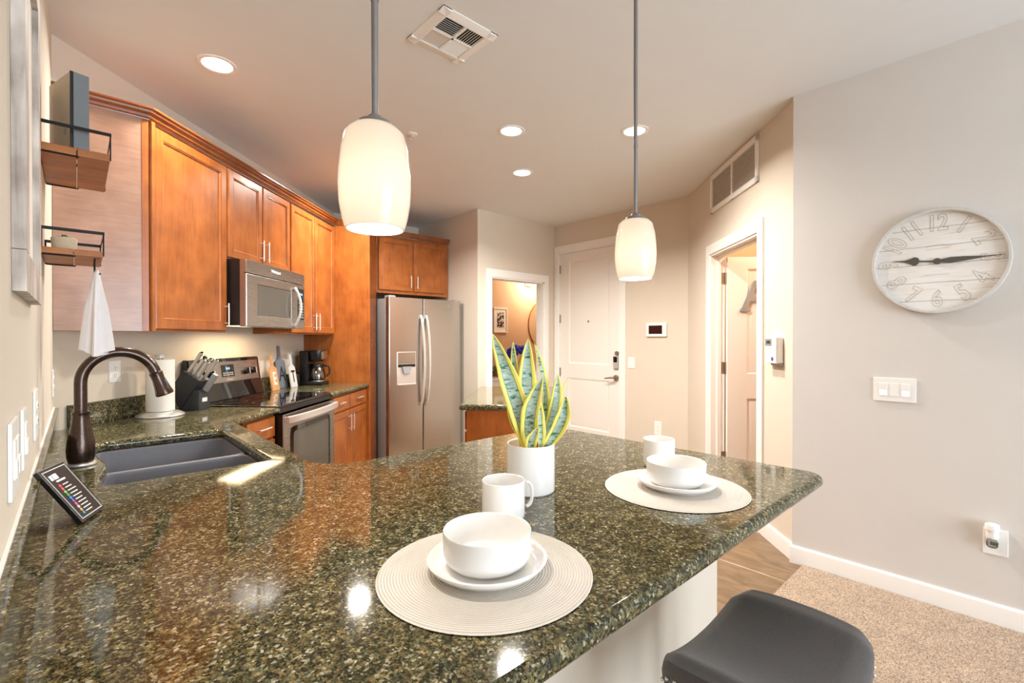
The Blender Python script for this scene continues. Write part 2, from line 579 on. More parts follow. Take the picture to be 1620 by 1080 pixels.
# ------------------------------------------------------------------ mesh building
class MB:
    def __init__(self):
        self.bm = bmesh.new()

    def _merge(self, b2, mat=None):
        if mat is not None:
            bmesh.ops.transform(b2, matrix=mat, verts=b2.verts)
        me = bpy.data.meshes.new('tmp')
        b2.to_mesh(me)
        b2.free()
        self.bm.from_mesh(me)
        bpy.data.meshes.remove(me)

    def box(self, x0, x1, y0, y1, z0, z1, bev=0.0, seg=2, mat=None):
        b = bmesh.new()
        bmesh.ops.create_cube(b, size=1.0)
        for v in b.verts:
            v.co = Vector(((v.co.x + .5) * (x1 - x0) + x0, (v.co.y + .5) * (y1 - y0) + y0, (v.co.z + .5) * (z1 - z0) + z0))
        if bev:
            bmesh.ops.bevel(b, geom=b.edges[:], offset=bev, segments=seg, affect='EDGES', profile=0.5)
        self._merge(b, mat)
        return self

    def prism(self, pts, a0, a1, axis='z', bev=0.0, mat=None):
        """pts in the plane normal to axis: z:(x,y)  y:(x,z)  x:(y,z)"""
        b = bmesh.new()
        def p(u, v, a):
            return {'z': (u, v, a), 'y': (u, a, v), 'x': (a, u, v)}[axis]
        lo = [b.verts.new(p(u, v, a0)) for u, v in pts]
        hi = [b.verts.new(p(u, v, a1)) for u, v in pts]
        n = len(pts)
        b.faces.new(lo)
        b.faces.new(hi)
        for i in range(n):
            b.faces.new((lo[i], lo[(i + 1) % n], hi[(i + 1) % n], hi[i]))
        bmesh.ops.recalc_face_normals(b, faces=b.faces[:])
        if bev:
            bmesh.ops.bevel(b, geom=b.edges[:], offset=bev, segments=2, affect='EDGES')
        self._merge(b, mat)
        return self

    def lathe(self, prof, c=(0, 0, 0), seg=40, mat=None, close=False):
        b = bmesh.new()
        rings = []
        for r, z in prof:
            if r < 1e-6:
                rings.append([b.verts.new((c[0], c[1], c[2] + z))])
            else:
                rings.append([b.verts.new((c[0] + r * math.cos(2 * math.pi * i / seg), c[1] + r * math.sin(2 * math.pi * i / seg), c[2] + z)) for i in range(seg)])
        pairs = list(zip(rings[:-1], rings[1:]))
        if close:
            pairs.append((rings[-1], rings[0]))
        for r0, r1 in pairs:
            for i in range(seg):
                j = (i + 1) % seg
                if len(r0) == 1 and len(r1) == 1:
                    continue
                if len(r0) == 1:
                    b.faces.new((r0[0], r1[j], r1[i]))
                elif len(r1) == 1:
                    b.faces.new((r0[i], r0[j], r1[0]))
                else:
                    b.faces.new((r0[i], r0[j], r1[j], r1[i]))
        bmesh.ops.recalc_face_normals(b, faces=b.faces[:])
        self._merge(b, mat)
        return self

    def cyl(self, p0, p1, r, seg=20, r1=None):
        return self.tube([p0, p1], [r, r if r1 is None else r1], seg)

    def tube(self, pts, rad, seg=14, closed=False):
        b = bmesh.new()
        pts = [Vector(p) for p in pts]
        n = len(pts)
        if not isinstance(rad, (list, tuple)):
            rad = [rad] * n
        rings = []
        up = None
        for i in range(n):
            if closed:
                t = (pts[(i + 1) % n] - pts[i - 1]).normalized()
            else:
                t = (pts[min(i + 1, n - 1)] - pts[max(i - 1, 0)]).normalized()
            if up is None:
                up = Vector((0, 0, 1)) if abs(t.z) < 0.9 else Vector((1, 0, 0))
            s = t.cross(up).normalized()
            up = s.cross(t).normalized()
            rings.append([b.verts.new(pts[i] + (s * math.cos(2 * math.pi * k / seg) + up * math.sin(2 * math.pi * k / seg)) * rad[i]) for k in range(seg)])
        pairs = list(zip(rings[:-1], rings[1:]))
        if closed:
            pairs.append((rings[-1], rings[0]))
        for a, c in pairs:
            for k in range(seg):
                l = (k + 1) % seg
                b.faces.new((a[k], a[l], c[l], c[k]))
        if not closed:
            b.faces.new(rings[0])
            b.faces.new(rings[-1])
        bmesh.ops.recalc_face_normals(b, faces=b.faces[:])
        self._merge(b)
        return self

    def sphere(self, c, r, seg=20, scale=(1, 1, 1)):
        b = bmesh.new()
        bmesh.ops.create_uvsphere(b, u_segments=seg, v_segments=max(8, seg // 2), radius=r)
        for v in b.verts:
            v.co = Vector((v.co.x * scale[0] + c[0], v.co.y * scale[1] + c[1], v.co.z * scale[2] + c[2]))
        self._merge(b)
        return self

    def loft(self, rings, cap0=True, cap1=True):
        b = bmesh.new()
        rs = [[b.verts.new(p) for p in r] for r in rings]
        n = len(rs[0])
        for a, c in zip(rs[:-1], rs[1:]):
            for k in range(n):
                l = (k + 1) % n
                b.faces.new((a[k], a[l], c[l], c[k]))
        if cap0:
            b.faces.new(rs[0])
        if cap1:
            b.faces.new(rs[-1])
        bmesh.ops.recalc_face_normals(b, faces=b.faces[:])
        self._merge(b)
        return self

    def build(self, name, mat, parent=None, angle=35):
        me = bpy.data.meshes.new(name)
        self.bm.to_mesh(me)
        self.bm.free()
        me.materials.append(mat)
        for p in me.polygons:
            p.use_smooth = True
        me.set_sharp_from_angle(angle=R(angle))
        o = bpy.data.objects.new(name, me)
        COL.objects.link(o)
        if parent is not None:
            o.parent = parent
        if len(me.polygons) > 6:
            wnm = o.modifiers.new('weighted_normal', 'WEIGHTED_NORMAL')
            wnm.keep_sharp = True
        return o


def tag(o, label=None, cat=None, group=None, kind=None):
    if label:
        o['label'] = label
    if cat:
        o['category'] = cat
    if group:
        o['group'] = group
    if kind:
        o['kind'] = kind
    return o


def thing(name, label, cat, loc=(0, 0, 0), rot=0.0, group=None):
    o = bpy.data.objects.new(name, None)
    COL.objects.link(o)
    o.empty_display_size = 0.05
    o.location = loc
    o.rotation_euler = (0, 0, R(rot))
    return tag(o, label, cat, group)


def solo(name, mb, mat, label, cat, loc=(0, 0, 0), rot=0.0, group=None, kind=None):
    o = mb.build(name, mat)
    o.location = loc
    o.rotation_euler = (0, 0, R(rot))
    return tag(o, label, cat, group, kind)


def struct(name, mb, mat, parent=None, loc=(0, 0, 0), rot=0.0, label=None):
    o = mb.build(name, mat, parent)
    if parent is None:
        o.location = loc
        o.rotation_euler = (0, 0, R(rot))
        o['kind'] = 'structure'
    if label:
        o['label'] = label
    return o


def struct_root(name, loc, rot, label=None):
    o = bpy.data.objects.new(name, None)
    COL.objects.link(o)
    o.location = loc
    o.rotation_euler = (0, 0, R(rot))
    o['kind'] = 'structure'
    if label:
        o['label'] = label
    return o


def text(name, s, size, mat, parent, loc, rot=(90, 0, 0), extrude=0.0006, offset=0.0, align='CENTER'):
    c = bpy.data.curves.new(name, 'FONT')
    c.body = s
    c.size = size
    c.extrude = extrude
    c.offset = offset
    c.align_x = align
    c.align_y = 'CENTER'
    o = bpy.data.objects.new(name, c)
    dg = bpy.context.evaluated_depsgraph_get()
    COL.objects.link(o)
    dg.update()
    me = bpy.data.meshes.new_from_object(o.evaluated_get(dg))
    bpy.data.objects.remove(o)
    bpy.data.curves.remove(c)
    me.materials.clear()
    me.materials.append(mat)
    me.transform(Matrix.Translation(loc) @ Matrix.Rotation(R(rot[2]), 4, 'Z') @ Matrix.Rotation(R(rot[1]), 4, 'Y') @ Matrix.Rotation(R(rot[0]), 4, 'X'))
    o2 = bpy.data.objects.new(name, me)
    COL.objects.link(o2)
    if parent is not None:
        o2.parent = parent
    return o2


def slab(name, loops, z0, z1, bev, mat, seg=6):
    """flat slab from closed 2D loops (first outer, others holes), rounded edges, as one mesh"""
    c = bpy.data.curves.new(name, 'CURVE')
    c.dimensions = '2D'
    c.fill_mode = 'BOTH'
    t = z1 - z0
    c.extrude = t / 2 - bev
    c.bevel_depth = bev
    c.bevel_resolution = seg
    c.offset = -bev
    for lp in loops:
        sp = c.splines.new('POLY')
        sp.points.add(len(lp) - 1)
        for p, (x, y) in zip(sp.points, lp):
            p.co = (x, y, 0, 1)
        sp.use_cyclic_u = True
    o = bpy.data.objects.new(name, c)
    COL.objects.link(o)
    dg = bpy.context.evaluated_depsgraph_get()
    dg.update()
    me = bpy.data.meshes.new_from_object(o.evaluated_get(dg))
    bpy.data.objects.remove(o)
    bpy.data.curves.remove(c)
    me.materials.clear()
    me.materials.append(mat)
    me.transform(Matrix.Translation((0, 0, (z0 + z1) / 2)))
    bm = bmesh.new()
    bm.from_mesh(me)
    bmesh.ops.remove_doubles(bm, verts=bm.verts[:], dist=0.00005)
    bm.to_mesh(me)
    bm.free()
    for p in me.polygons:
        p.use_smooth = True
    me.set_sharp_from_angle(angle=R(40))
    o2 = bpy.data.objects.new(name, me)
    COL.objects.link(o2)
    wnm = o2.modifiers.new('weighted_normal', 'WEIGHTED_NORMAL')
    wnm.keep_sharp = True
    return o2


def arc(cx, cy, r, a0, a1, n=8):
    return [(cx + r * math.cos(R(a0 + (a1 - a0) * i / n)), cy + r * math.sin(R(a0 + (a1 - a0) * i / n))) for i in range(n + 1)]


def rrect(x0, x1, y0, y1, r, n=5):
    return arc(x1 - r, y0 + r, r, -90, 0, n) + arc(x1 - r, y1 - r, r, 0, 90, n) + arc(x0 + r, y1 - r, r, 90, 180, n) + arc(x0 + r, y0 + r, r, 180, 270, n)


def wq(w, q, z=0.0):
    return Vector(((w - q) * S2, (w + q) * S2, z))


ROT = {'right': -90, 'front': 0, 'range': 45, 'hall': -135, 'left': 90, 'island': -45}


def panel_door(mb, x0, x1, z0, z1, y, th=0.02, rail=0.058, depth=0.009, bead=0.012):
    """cabinet door facing -Y: frame with a stepped bead and a recessed flat panel; front face at y"""
    def ring(d, yy):
        return [(x0 + d, yy, z0 + d), (x1 - d, yy, z0 + d), (x1 - d, yy, z1 - d), (x0 + d, yy, z1 - d)]
    mb.loft([ring(0, y + th), ring(0, y + 0.004), ring(0.004, y), ring(rail - bead, y), ring(rail - bead, y + 0.004), ring(rail - bead * 0.45, y + 0.002),
             ring(rail, y + depth)], True, True)
    return mb


def slab_front(mb, x0, x1, z0, z1, y, th=0.02):
    def ring(d, yy):
        return [(x0 + d, yy, z0 + d), (x1 - d, yy, z0 + d), (x1 - d, yy, z1 - d), (x0 + d, yy, z1 - d)]
    mb.loft([ring(0, y + th), ring(0, y + 0.004), ring(0.004, y)], True, True)
    return mb


def pull(parent, x, y, z, length, vertical=True, name='handle', r=0.005, off=0.028):
    """bar pull in front (-Y) of a face at y; sub-part"""
    mb = MB()
    h = length / 2
    if vertical:
        mb.cyl((x, y - off, z - h), (x, y - off, z + h), r)
        for s in (-1, 1):
            mb.cyl((x, y + 0.001, z + s * h * 0.72), (x, y - off, z + s * h * 0.72), r * 0.8, 12)
    else:
        mb.cyl((x - h, y - off, z), (x + h, y - off, z), r)
        for s in (-1, 1):
            mb.cyl((x + s * h * 0.72, y + 0.001, z), (x + s * h * 0.72, y - off, z), r * 0.8, 12)
    o = mb.build(name, M['chrome'], parent)
    o['label'] = 'satin nickel bar handle'
    return o

# ------------------------------------------------------------------ the room
CE = 2.83
LW = -0.085
RW = 3.21
QW = 2.319          # range wall:   N.p = QW
QH = -1.60          # hall wall:    N.p = QH
XE = 4.644          # entry wall
YP = 4.231          # pantry wall
XA = 3.35           # alcove side wall
YA = 5.50           # alcove back wall

struct('floor', MB().box(-0.3, 7.2, -3.8, 7.6, -0.12, 0.0), M['tile'], label='brown wood-look plank tile floor')
struct('ceiling', MB().box(-0.3, 7.2, -3.8, 7.6, CE, CE + 0.12), M['ceiling'])

cp = MB()
nx, ny = 60, 80
bmc = bmesh.new()
random.seed(3)
cp.prism([(LW + 0.018, -3.58), (RW - 0.017, -3.58), (RW - 0.017, 0.914), (1.745, 0.914), (1.745, 0.773), (LW + 0.018, 0.773)], 0.0005, 0.012, 'z', 0.004)
carpet = solo('carpet', cp, M['carpet'], 'beige speckled cut-pile carpet beyond the bar stool', 'carpet', kind='stuff')

struct('wall_left', MB().box(LW - 0.1, LW, -3.7, 3.19, 0, CE), M['wall'])
struct('wall_kitchen', MB().box(2.19, 5.75, QW, QW + 0.1, 0, CE), M['wall'], rot=45)
struct('wall_alcove_back', MB().box(2.13, XA, YA, YA + 0.1, 0, CE), M['wall'])
struct('wall_alcove_side', MB().box(XA, XA + 0.1, YP + 0.12, YA + 0.1, 0, CE), M['wall'])
OPL, OPR, OPT = 3.545, 4.44, 2.085
pw = MB()
pw.box(XA, OPL, YP, YP + 0.12, 0, CE)
pw.box(OPR, XE + 0.12, YP, YP + 0.12, 0, CE)
pw.box(OPL, OPR, YP, YP + 0.12, OPT, CE)
struct('wall_pantry', pw, M['wall'])
DY0, DY1, DT = 3.205, 4.165, 2.475
pw = MB()
pw.box(XE, XE + 0.12, 2.26, DY0, 0, CE)
pw.box(XE, XE + 0.12, DY1, YP, 0, CE)
pw.box(XE, XE + 0.12, DY0, DY1, DT, CE)
struct('wall_entry', pw, M['wall'])
HW0, HW1, HT = 3.435, 4.352, 2.115
pw = MB()
pw.box(2.977, HW0, QH - 0.12, QH, 0, CE)
pw.box(HW1, 5.03, QH - 0.12, QH, 0, CE)
pw.box(HW0, HW1, QH - 0.12, QH, HT, CE)
struct('wall_hall', pw, M['wall'], rot=45)
struct('wall_right', MB().box(RW, RW + 0.1, -3.7, 0.975, 0, CE), M['wall_daylit'])
wb = MB()
wb.box(LW - 0.1, 0.15, -3.7, -3.6, 0, CE)
wb.box(3.05, RW + 0.1, -3.7, -3.6, 0, CE)
wb.box(0.15, 3.05, -3.7, -3.6, 0, 0.2)
wb.box(0.15, 3.05, -3.7, -3.6, 2.5, CE)
struct('wall_back', wb, M['wall_daylit'])
wf = MB()
for x in (0.15, 1.57, 2.99):
    wf.box(x, x + 0.06, -3.69, -3.62, 0.2, 2.5)
for z in (0.2, 2.44):
    wf.box(0.15, 3.05, -3.69, -3.62, z, z + 0.06)
w1 = struct_root('window_1', (0, 0, 0), 0)
wf.build('window_frame', M['trim'], w1)
MB().box(0.2, 3.0, -3.66, -3.655, 0.24, 2.46).build('pane', M['window_glass'], w1)

# rooms seen through the two doorways
struct('wall_washroom_back', MB().box(XA + 0.1, 6.9, 6.2, 6.3, 0, CE), M['wall_orange'])
struct('wall_washroom_right', MB().box(6.8, 6.9, YP + 0.12, 6.2, 0, CE), M['wall_orange'])
struct('wall_washroom_front', MB().box(XE + 0.12, 6.9, YP, YP + 0.12, 0, CE), M['wall_orange'])
struct('wall_bedroom_back', MB().box(3.2, 5.1, -3.3, -3.2, 0, CE), M['wall_orange'], rot=45)
struct('wall_bedroom_far', MB().box(5.03, 5.13, -3.2, QH - 0.12, 0, CE), M['wall_orange'], rot=45)
struct('wall_bedroom_near', MB().box(3.12, 3.22, -3.2, QH - 0.12, 0, CE), M['wall_orange'], rot=45)

# half wall under the overhang of the peninsula
KY = 0.775
struct('wall_peninsula', MB().box(LW, 1.735, KY, KY + 0.11, 0, 0.872), M['wall'])


def base_run(mb, pts, h=0.105, th=0.016):
    """baseboard along a polyline (room on the right-hand side of travel)"""
    for (xa, ya), (xb, yb) in zip(pts[:-1], pts[1:]):
        d = Vector((xb - xa, yb - ya, 0))
        L = d.length
        a = math.atan2(d.y, d.x)
        m = Matrix.Translation((xa, ya, 0)) @ Matrix.Rotation(a, 4, 'Z')
        mb.prism([(-th, 0.0), (0.0, 0.0), (0.0, h), (-th * 0.5, h), (-th, h - 0.012)], -th * 0.4, L + th * 0.4, 'x', mat=m)
    return mb


def pt(w, q):
    v = wq(w, q)
    return (v.x, v.y)


struct('baseboard_right', base_run(MB(), [(RW, 0.978), (RW, -3.6)]), M['trim'])
struct('baseboard_hall', base_run(base_run(MB(), [pt(3.358, QH), pt(2.977, QH)]), [pt(5.0, QH), pt(4.43, QH)]), M['trim'])
struct('baseboard_entry', base_run(MB(), [(XE, 3.12), (XE, 2.42)]), M['trim'])
struct('baseboard_left', base_run(MB(), [(LW, -3.6), (LW, KY)]), M['trim'])


def casing(x0, x1, zt, wl, wr, wt, depth, jd):
    """door casing and jamb, local frame, front -Y, wall face at y=0; opening x0..x1"""
    mb = MB()
    e = 0.016
    mb.box(x0 - wl, x0 + 0.002, -e, 0, 0, zt, 0.003)
    mb.box(x1 - 0.002, x1 + wr, -e, 0, 0, zt, 0.003)
    mb.box(x0 - wl, x1 + wr, -e, 0, zt - 0.002, zt + wt, 0.003)
    j = 0.018
    mb.box(x0 - 0.001, x0 + j, -0.004, depth, 0, zt)
    mb.box(x1 - j, x1 + 0.001, -0.004, depth, 0, zt)
    mb.box(x0, x1, -0.004, depth, zt - j, zt)
    if jd:
        s = 0.012
        mb.box(x0 + j - 0.001, x0 + j + s, jd, jd + 0.035, 0, zt - j)
        mb.box(x1 - j - s, x1 - j + 0.001, jd, jd + 0.035, 0, zt - j)
        mb.box(x0 + j, x1 - j, jd, jd + 0.035, zt - j - s, zt - j + 0.001)
    return mb


struct('trim_1', casing(OPL, OPR, OPT, 0.072, 0.07, 0.088, 0.124, 0), M['trim'], loc=(0, YP, 0))

# entry door (local x runs towards -Y of the world)
d1 = struct_root('door_1', (XE, DY1, 0), -90, 'white two-panel entry door beside the thermostat')
W1 = DY1 - DY0
casing(0, W1, DT, 0.06, 0.075, 0.085, 0.12, 0).build('door_frame', M['trim'], d1)


def leaf(mb, x0, x1, y, th, zt, panels, z0=0.008):
    """door leaf with raised panels, front at y"""
    def quad(z_lo, z_hi, xa, xb):
        mb.box(xa, xb, y, y + th, z_lo, z_hi)
    xs = sorted(set([x0, x1]))
    # stiles, rails
    pz = sorted(set([p[2] for p in panels] + [p[3] for p in panels]))
    px = sorted(set([p[0] for p in panels] + [p[1] for p in panels]))
    mb.box(x0, x1, y + 0.012, y + th, z0, zt)
    # face as grid with openings left out
    gx = [x0] + px + [x1]
    gz = [z0] + pz + [zt]
    for i in range(len(gx) - 1):
        for k in range(len(gz) - 1):
            cx, cz = (gx[i] + gx[i + 1]) / 2, (gz[k] + gz[k + 1]) / 2
            if any(p[0] < cx < p[1] and p[2] < cz < p[3] for p in panels):
                continue
            mb.box(gx[i], gx[i + 1], y, y + 0.0125, gz[k], gz[k + 1])
    for a, b_, c, d in panels:
        def ring(e, yy):
            return [(a + e, yy, c + e), (b_ - e, yy, c + e), (b_ - e, yy, d - e), (a + e, yy, d - e)]
        mb.loft([ring(0, y), ring(0.016, y + 0.011), ring(0.03, y + 0.011), ring(0.05, y + 0.004)], False, True)
    return mb


lf = leaf(MB(), 0.02, W1 - 0.02, 0.012, 0.045, DT - 0.021, [(0.165, 0.795, 1.045, 2.36), (0.165, 0.795, 0.24, 0.86)]).build('door_leaf', M['door_white'], d1)
for z in (2.26, 1.62, 0.93, 0.25):
    h = MB().cyl((0.019, 0.006, z - 0.055), (0.019, 0.006, z + 0.055), 0.009, 12).box(0.008, 0.03, 0.006, 0.013, z - 0.05, z + 0.05).build('hinge', M['brass'], d1)
    h['label'] = 'aged nickel door hinge'
mb = MB()
XL = DY1 - 3.268
mb.box(XL - 0.033, XL + 0.033, -0.016, 0.013, 1.01, 1.16, 0.01)
lk = mb.build('keypad_lock', M['chrome'], d1)
lk['label'] = 'nickel deadbolt lock with a black keypad'
MB().box(XL - 0.026, XL + 0.026, -0.02, -0.014, 1.085, 1.152, 0.005).build('keypad', M['black_gloss'], lk)
MB().cyl((XL + 0.012, 0.013, 1.192), (XL + 0.012, -0.012, 1.192), 0.024, 20).build('deadbolt', M['brass'], d1)
mb = MB().cyl((XL, 0.013, 0.905), (XL, -0.01, 0.905), 0.032, 24).cyl((XL, -0.008, 0.905), (XL, -0.05, 0.905), 0.011)
mb.tube([(XL + 0.008, -0.05, 0.905), (XL - 0.05, -0.053, 0.903), (XL - 0.125, -0.05, 0.893)], [0.011, 0.010, 0.008], 12)
mb.build('lever_handle', M['brass'], d1)
MB().cyl((0.48, 0.013, 1.576), (0.48, 0.006, 1.576), 0.010, 16).build('peephole', M['brass'], d1)

# bedroom doorway in the hall wall; its leaf stands open into the room behind
d2 = struct_root('door_2', wq(HW1, QH), -135, 'white panelled door standing open into the next room')
W2 = HW1 - HW0
casing(0, W2, HT, 0.075, 0.077, 0.085, 0.12, 0.05).build('door_frame', M['trim'], d2)
lf = MB()
leaf(lf, 0.0, 0.86, 0.0, 0.038, HT - 0.03, [(0.17, 0.69, 1.05, 1.98), (0.17, 0.69, 0.24, 0.83)])
bmesh.ops.transform(lf.bm, matrix=Matrix.Translation((0.058, 0.128, 0)) @ Matrix.Rotation(R(90), 4, 'Z'), verts=lf.bm.verts)
lfo = lf.build('door_leaf', M['door_white'], d2)
for z in (1.90, 1.10, 0.30):
    MB().box(0.0175, 0.022, 0.07, 0.125, z - 0.05, z + 0.05).cyl((0.03, 0.124, z - 0.052), (0.03, 0.124, z + 0.052), 0.008, 12).build('hinge', M['brass'], d2)

# ------------------------------------------------------------------ ceiling things
def downlight(x, y, label, power=POW_DOWN):
    t = thing('recessed_downlight', label, 'ceiling light', (x, y, CE), 0, 'recessed ceiling downlights')
    MB().lathe([(0.095, 0.0), (0.095, -0.004), (0.088, -0.007), (0.074, -0.005), (0.070, -0.0005)], seg=48).build('trim_ring', M['trim'], t)
    MB().lathe([(0.0, -0.0022), (0.072, -0.0022), (0.072, -0.0004), (0.0, -0.0004)], seg=40).build('lens', M['lens'], t)
    l = area_light('downlight_lamp', (0, 0, -0.012), (0, 0, 0), 0.14, 0.14, power, WARM, 'DISK', 150)
    l.parent = t
    return t


downlight(0.561, 2.95, 'recessed ceiling light above the big wall cabinet', 24.0)
downlight(2.272, 2.485, 'recessed ceiling light level with the far pendant rod, left of it')
downlight(2.915, 1.896, 'recessed ceiling light partly crossed by the far pendant rod')
downlight(2.912, 3.044, 'smallest recessed ceiling light, furthest back towards the pantry doorway')

downlight(1.86, 4.06, 'recessed ceiling light hidden behind the near pendant shade, towards the refrigerator')

t = thing('ceiling_vent', 'square white four-way air register on the ceiling', 'vent', (1.353, 1.906, CE), 0)
mb = MB()
H = 0.158
i_ = 0.112
for a in (0, 90, 180, 270):
    mb.prism([(-H, -0.0), (-H, -0.004), (-i_ - 0.006, -0.014), (-i_, -0.012), (-i_, 0.0)], -H, H, 'x', mat=Matrix.Rotation(R(a), 4, 'Z'))
mb.box(-0.006, 0.006, -i_, i_, -0.012, -0.001)
mb.box(-i_, i_, -0.006, 0.006, -0.012, -0.001)
mb.build('vent_frame', M['trim'], t)
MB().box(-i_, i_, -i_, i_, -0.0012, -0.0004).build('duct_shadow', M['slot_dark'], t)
quads = [(-1, -1, 'x', 1), (1, 1, 'x', -1), (-1, 1, 'y', 1), (1, -1, 'y', -1)]
for sx, sy, ax, tilt in quads:
    for k in range(8):
        mb = MB()
        c = 0.006 + (k + 0.5) * (i_ - 0.006) / 8
        L = (i_ - 0.008) / 2
        m = Matrix.Translation((sx * (0.006 + L), sy * c, -0.007)) @ Matrix.Rotation(R(38 * tilt), 4, 'X') if ax == 'x' else \
            Matrix.Translation((sx * c, sy * (0.006 + L), -0.007)) @ Matrix.Rotation(R(90), 4, 'Z') @ Matrix.Rotation(R(38 * tilt), 4, 'X')
        mb.box(-L, L, -0.0055, 0.0055, -0.0006, 0.0006, mat=m)
        mb.build('louver', M['trim'], t)

t = thing('fire_sprinkler', 'small white fire sprinkler head on the ceiling near the large pendant', 'sprinkler', (1.782, 3.005, CE))
MB().lathe([(0.0, 0.0), (0.038, 0.0), (0.038, -0.004), (0.018, -0.010), (0.0, -0.010)], seg=28).build('escutcheon', M['trim'], t)
mb = MB().cyl((0, 0, -0.009), (0, 0, -0.026), 0.010, 16)
mb.tube([(0.010, 0, -0.024), (0.013, 0, -0.036), (0.004, 0, -0.047)], 0.0025, 8).tube([(-0.010, 0, -0.024), (-0.013, 0, -0.036), (-0.004, 0, -0.047)], 0.0025, 8)
mb.lathe([(0, -0.046), (0.014, -0.046), (0.014, -0.049), (0, -0.049)], seg=20)
mb.build('sprinkler_head', M['chrome'], t)


def pendant(x, y, zc, label):
    t = thing('pendant_lamp', label, 'pendant lamp', (x, y, CE), 0, 'pendant lamps over the bar')
    zt = zc + 0.1 - CE
    zb = zc - 0.104 - CE
    MB().lathe([(0, 0), (0.062, 0), (0.062, -0.012), (0.05, -0.024), (0.012, -0.028), (0, -0.028)], seg=36).build('canopy', M['nickel_dark'], t)
    mb = MB().cyl((0, 0, -0.02), (0, 0, zt + 0.02), 0.0068, 18)
    mb.cyl((0, 0, zt + 0.25), (0, 0, zt + 0.256), 0.0078, 18)
    mb.build('rod', M['nickel_dark'], t)
    MB().lathe([(0, zt + 0.022), (0.012, zt + 0.022), (0.016, zt + 0.014), (0.032, zt + 0.008), (0.036, zt - 0.002), (0.0, zt - 0.002)], seg=32).build('cap', M['nickel_dark'], t)
    H = zt - zb
    prof = []
    outer = [(0.030, 0.0), (0.048, -0.005), (0.0585, -0.018), (0.0655, -0.05), (0.0695, -0.09), (0.0705, -0.12), (0.0685, -0.155), (0.063, -0.185), (0.0575, -H)]
    prof = [(r, zt + z) for r, z in outer] + [(r - 0.003, zt + z) for r, z in outer[::-1]]
    sh = MB().lathe(prof, seg=56, close=True).build('lamp_shade', M['shade'], t, 60)
    sh['label'] = 'opal glass barrel shade, lit'
    zl = zt - 0.135
    mb = MB().lathe([(0, zt - 0.004), (0.016, zt - 0.004), (0.016, zt - 0.05), (0, zt - 0.05)], seg=20)
    mb.build('socket', M['nickel_dark'], t)
    MB().lathe([(0, zl + 0.055), (0.013, zl + 0.055), (0.015, zl + 0.04), (0.028, zl + 0.01), (0.030, zl - 0.006), (0.022, zl - 0.024), (0, zl - 0.032)], seg=28).build('bulb', M['bulb'], t)
    return t


pendant(0.440, 0.885, 1.682, 'opal glass pendant lamp hanging nearest, in front of the wall cabinets')
pendant(1.428, 0.925, 1.672, 'smaller-looking opal glass pendant lamp hanging in front of the entry door')

# return-air grille on the hall wall, bedroom side high up
t = thing('return_air_grille', 'white two-bay return air grille high above the open doorway', 'vent', wq(4.327, QH, 0), -135)
GW, G0, G1 = 4.327 - 3.43, 2.474, 2.808
mb = MB()
mb.box(0, GW, -0.016, 0, G0, G0 + 0.042, 0.003).box(0, GW, -0.016, 0, G1 - 0.042, G1, 0.003)
mb.box(0, 0.042, -0.016, 0, G0, G1, 0.003).box(GW - 0.042, GW, -0.016, 0, G0, G1, 0.003)
mb.box(GW / 2 - 0.012, GW / 2 + 0.012, -0.014, 0, G0, G1)
mb.build('grille_frame', M['trim'], t)
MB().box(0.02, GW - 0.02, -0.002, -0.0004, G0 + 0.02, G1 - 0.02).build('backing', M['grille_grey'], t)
for a0, a1 in ((0.042, GW / 2 - 0.012), (GW / 2 + 0.012, GW - 0.042)):
    for k in range(16):
        z = G0 + 0.050 + k * (G1 - G0 - 0.1) / 15
        MB().box(a0, a1, -0.0085, 0.0085, -0.0008, 0.0008, mat=Matrix.Translation((0, -0.0075, z)) @ Matrix.Rotation(R(35), 4, 'X')).build('slat', M['trim'], t)

# ------------------------------------------------------------------ kitchen: cabinets on the range wall (local x along the wall, front -Y, wall face at y=0)
ZU0, ZU1, DU = 1.40, 2.50, 0.325       # wall cabinets
WU0, WU1, WU2, WU3 = 2.41, 3.03, 3.84, 4.715


def upper_cabinet(name, label, w0, w1, z0, doors, group=None):
    t = thing(name, label, 'cabinet', wq(w0, QW), 45, group)
    L = w1 - w0
    MB().box(0.0008, L - 0.0008, -DU + 0.02, -0.001, z0, ZU1).build('carcass', M['wood'], t)
    for x0, x1, side in doors:
        d = panel_door(MB(), x0, x1, z0 + 0.012, ZU1 - 0.02, -DU).build('door', M['wood'], t)
        px = x1 - 0.028 if side == 'r' else x0 + 0.028
        pull(d, px, -DU, z0 + 0.115, 0.15)
    return t


# corner unit whose end panel turns 45 degrees to meet the left wall
t = thing('upper_cabinet', 'tall single-door maple wall cabinet at the corner, over the sink end', 'cabinet', wq(WU0, QW), 45)
mb = MB()
qf = QW - DU + 0.02
yb = (WU0 + (QW - DU)) * S2     # world y of the end panel
def loc(w, q):
    return (w - WU0, q - QW)
xw = LW + 0.001
pA = (WU0, QW - DU + 0.02)
yA = (pA[0] + pA[1]) * S2
wA, qA = (xw + yA) * S2, (yA - xw) * S2
yc = QW / S2 + xw
wB, qB = (xw + yc - 0.002) * S2, (yc - 0.002 - xw) * S2
mb.prism([loc(*pA), loc(WU1 - 0.0008, pA[1]), loc(WU1 - 0.0008, QW - 0.001), loc(wB + 0.002, QW - 0.001), loc(wA + 0.0005, qA)], ZU0, ZU1, 'z')
mb.build('carcass', M['wood'], t)
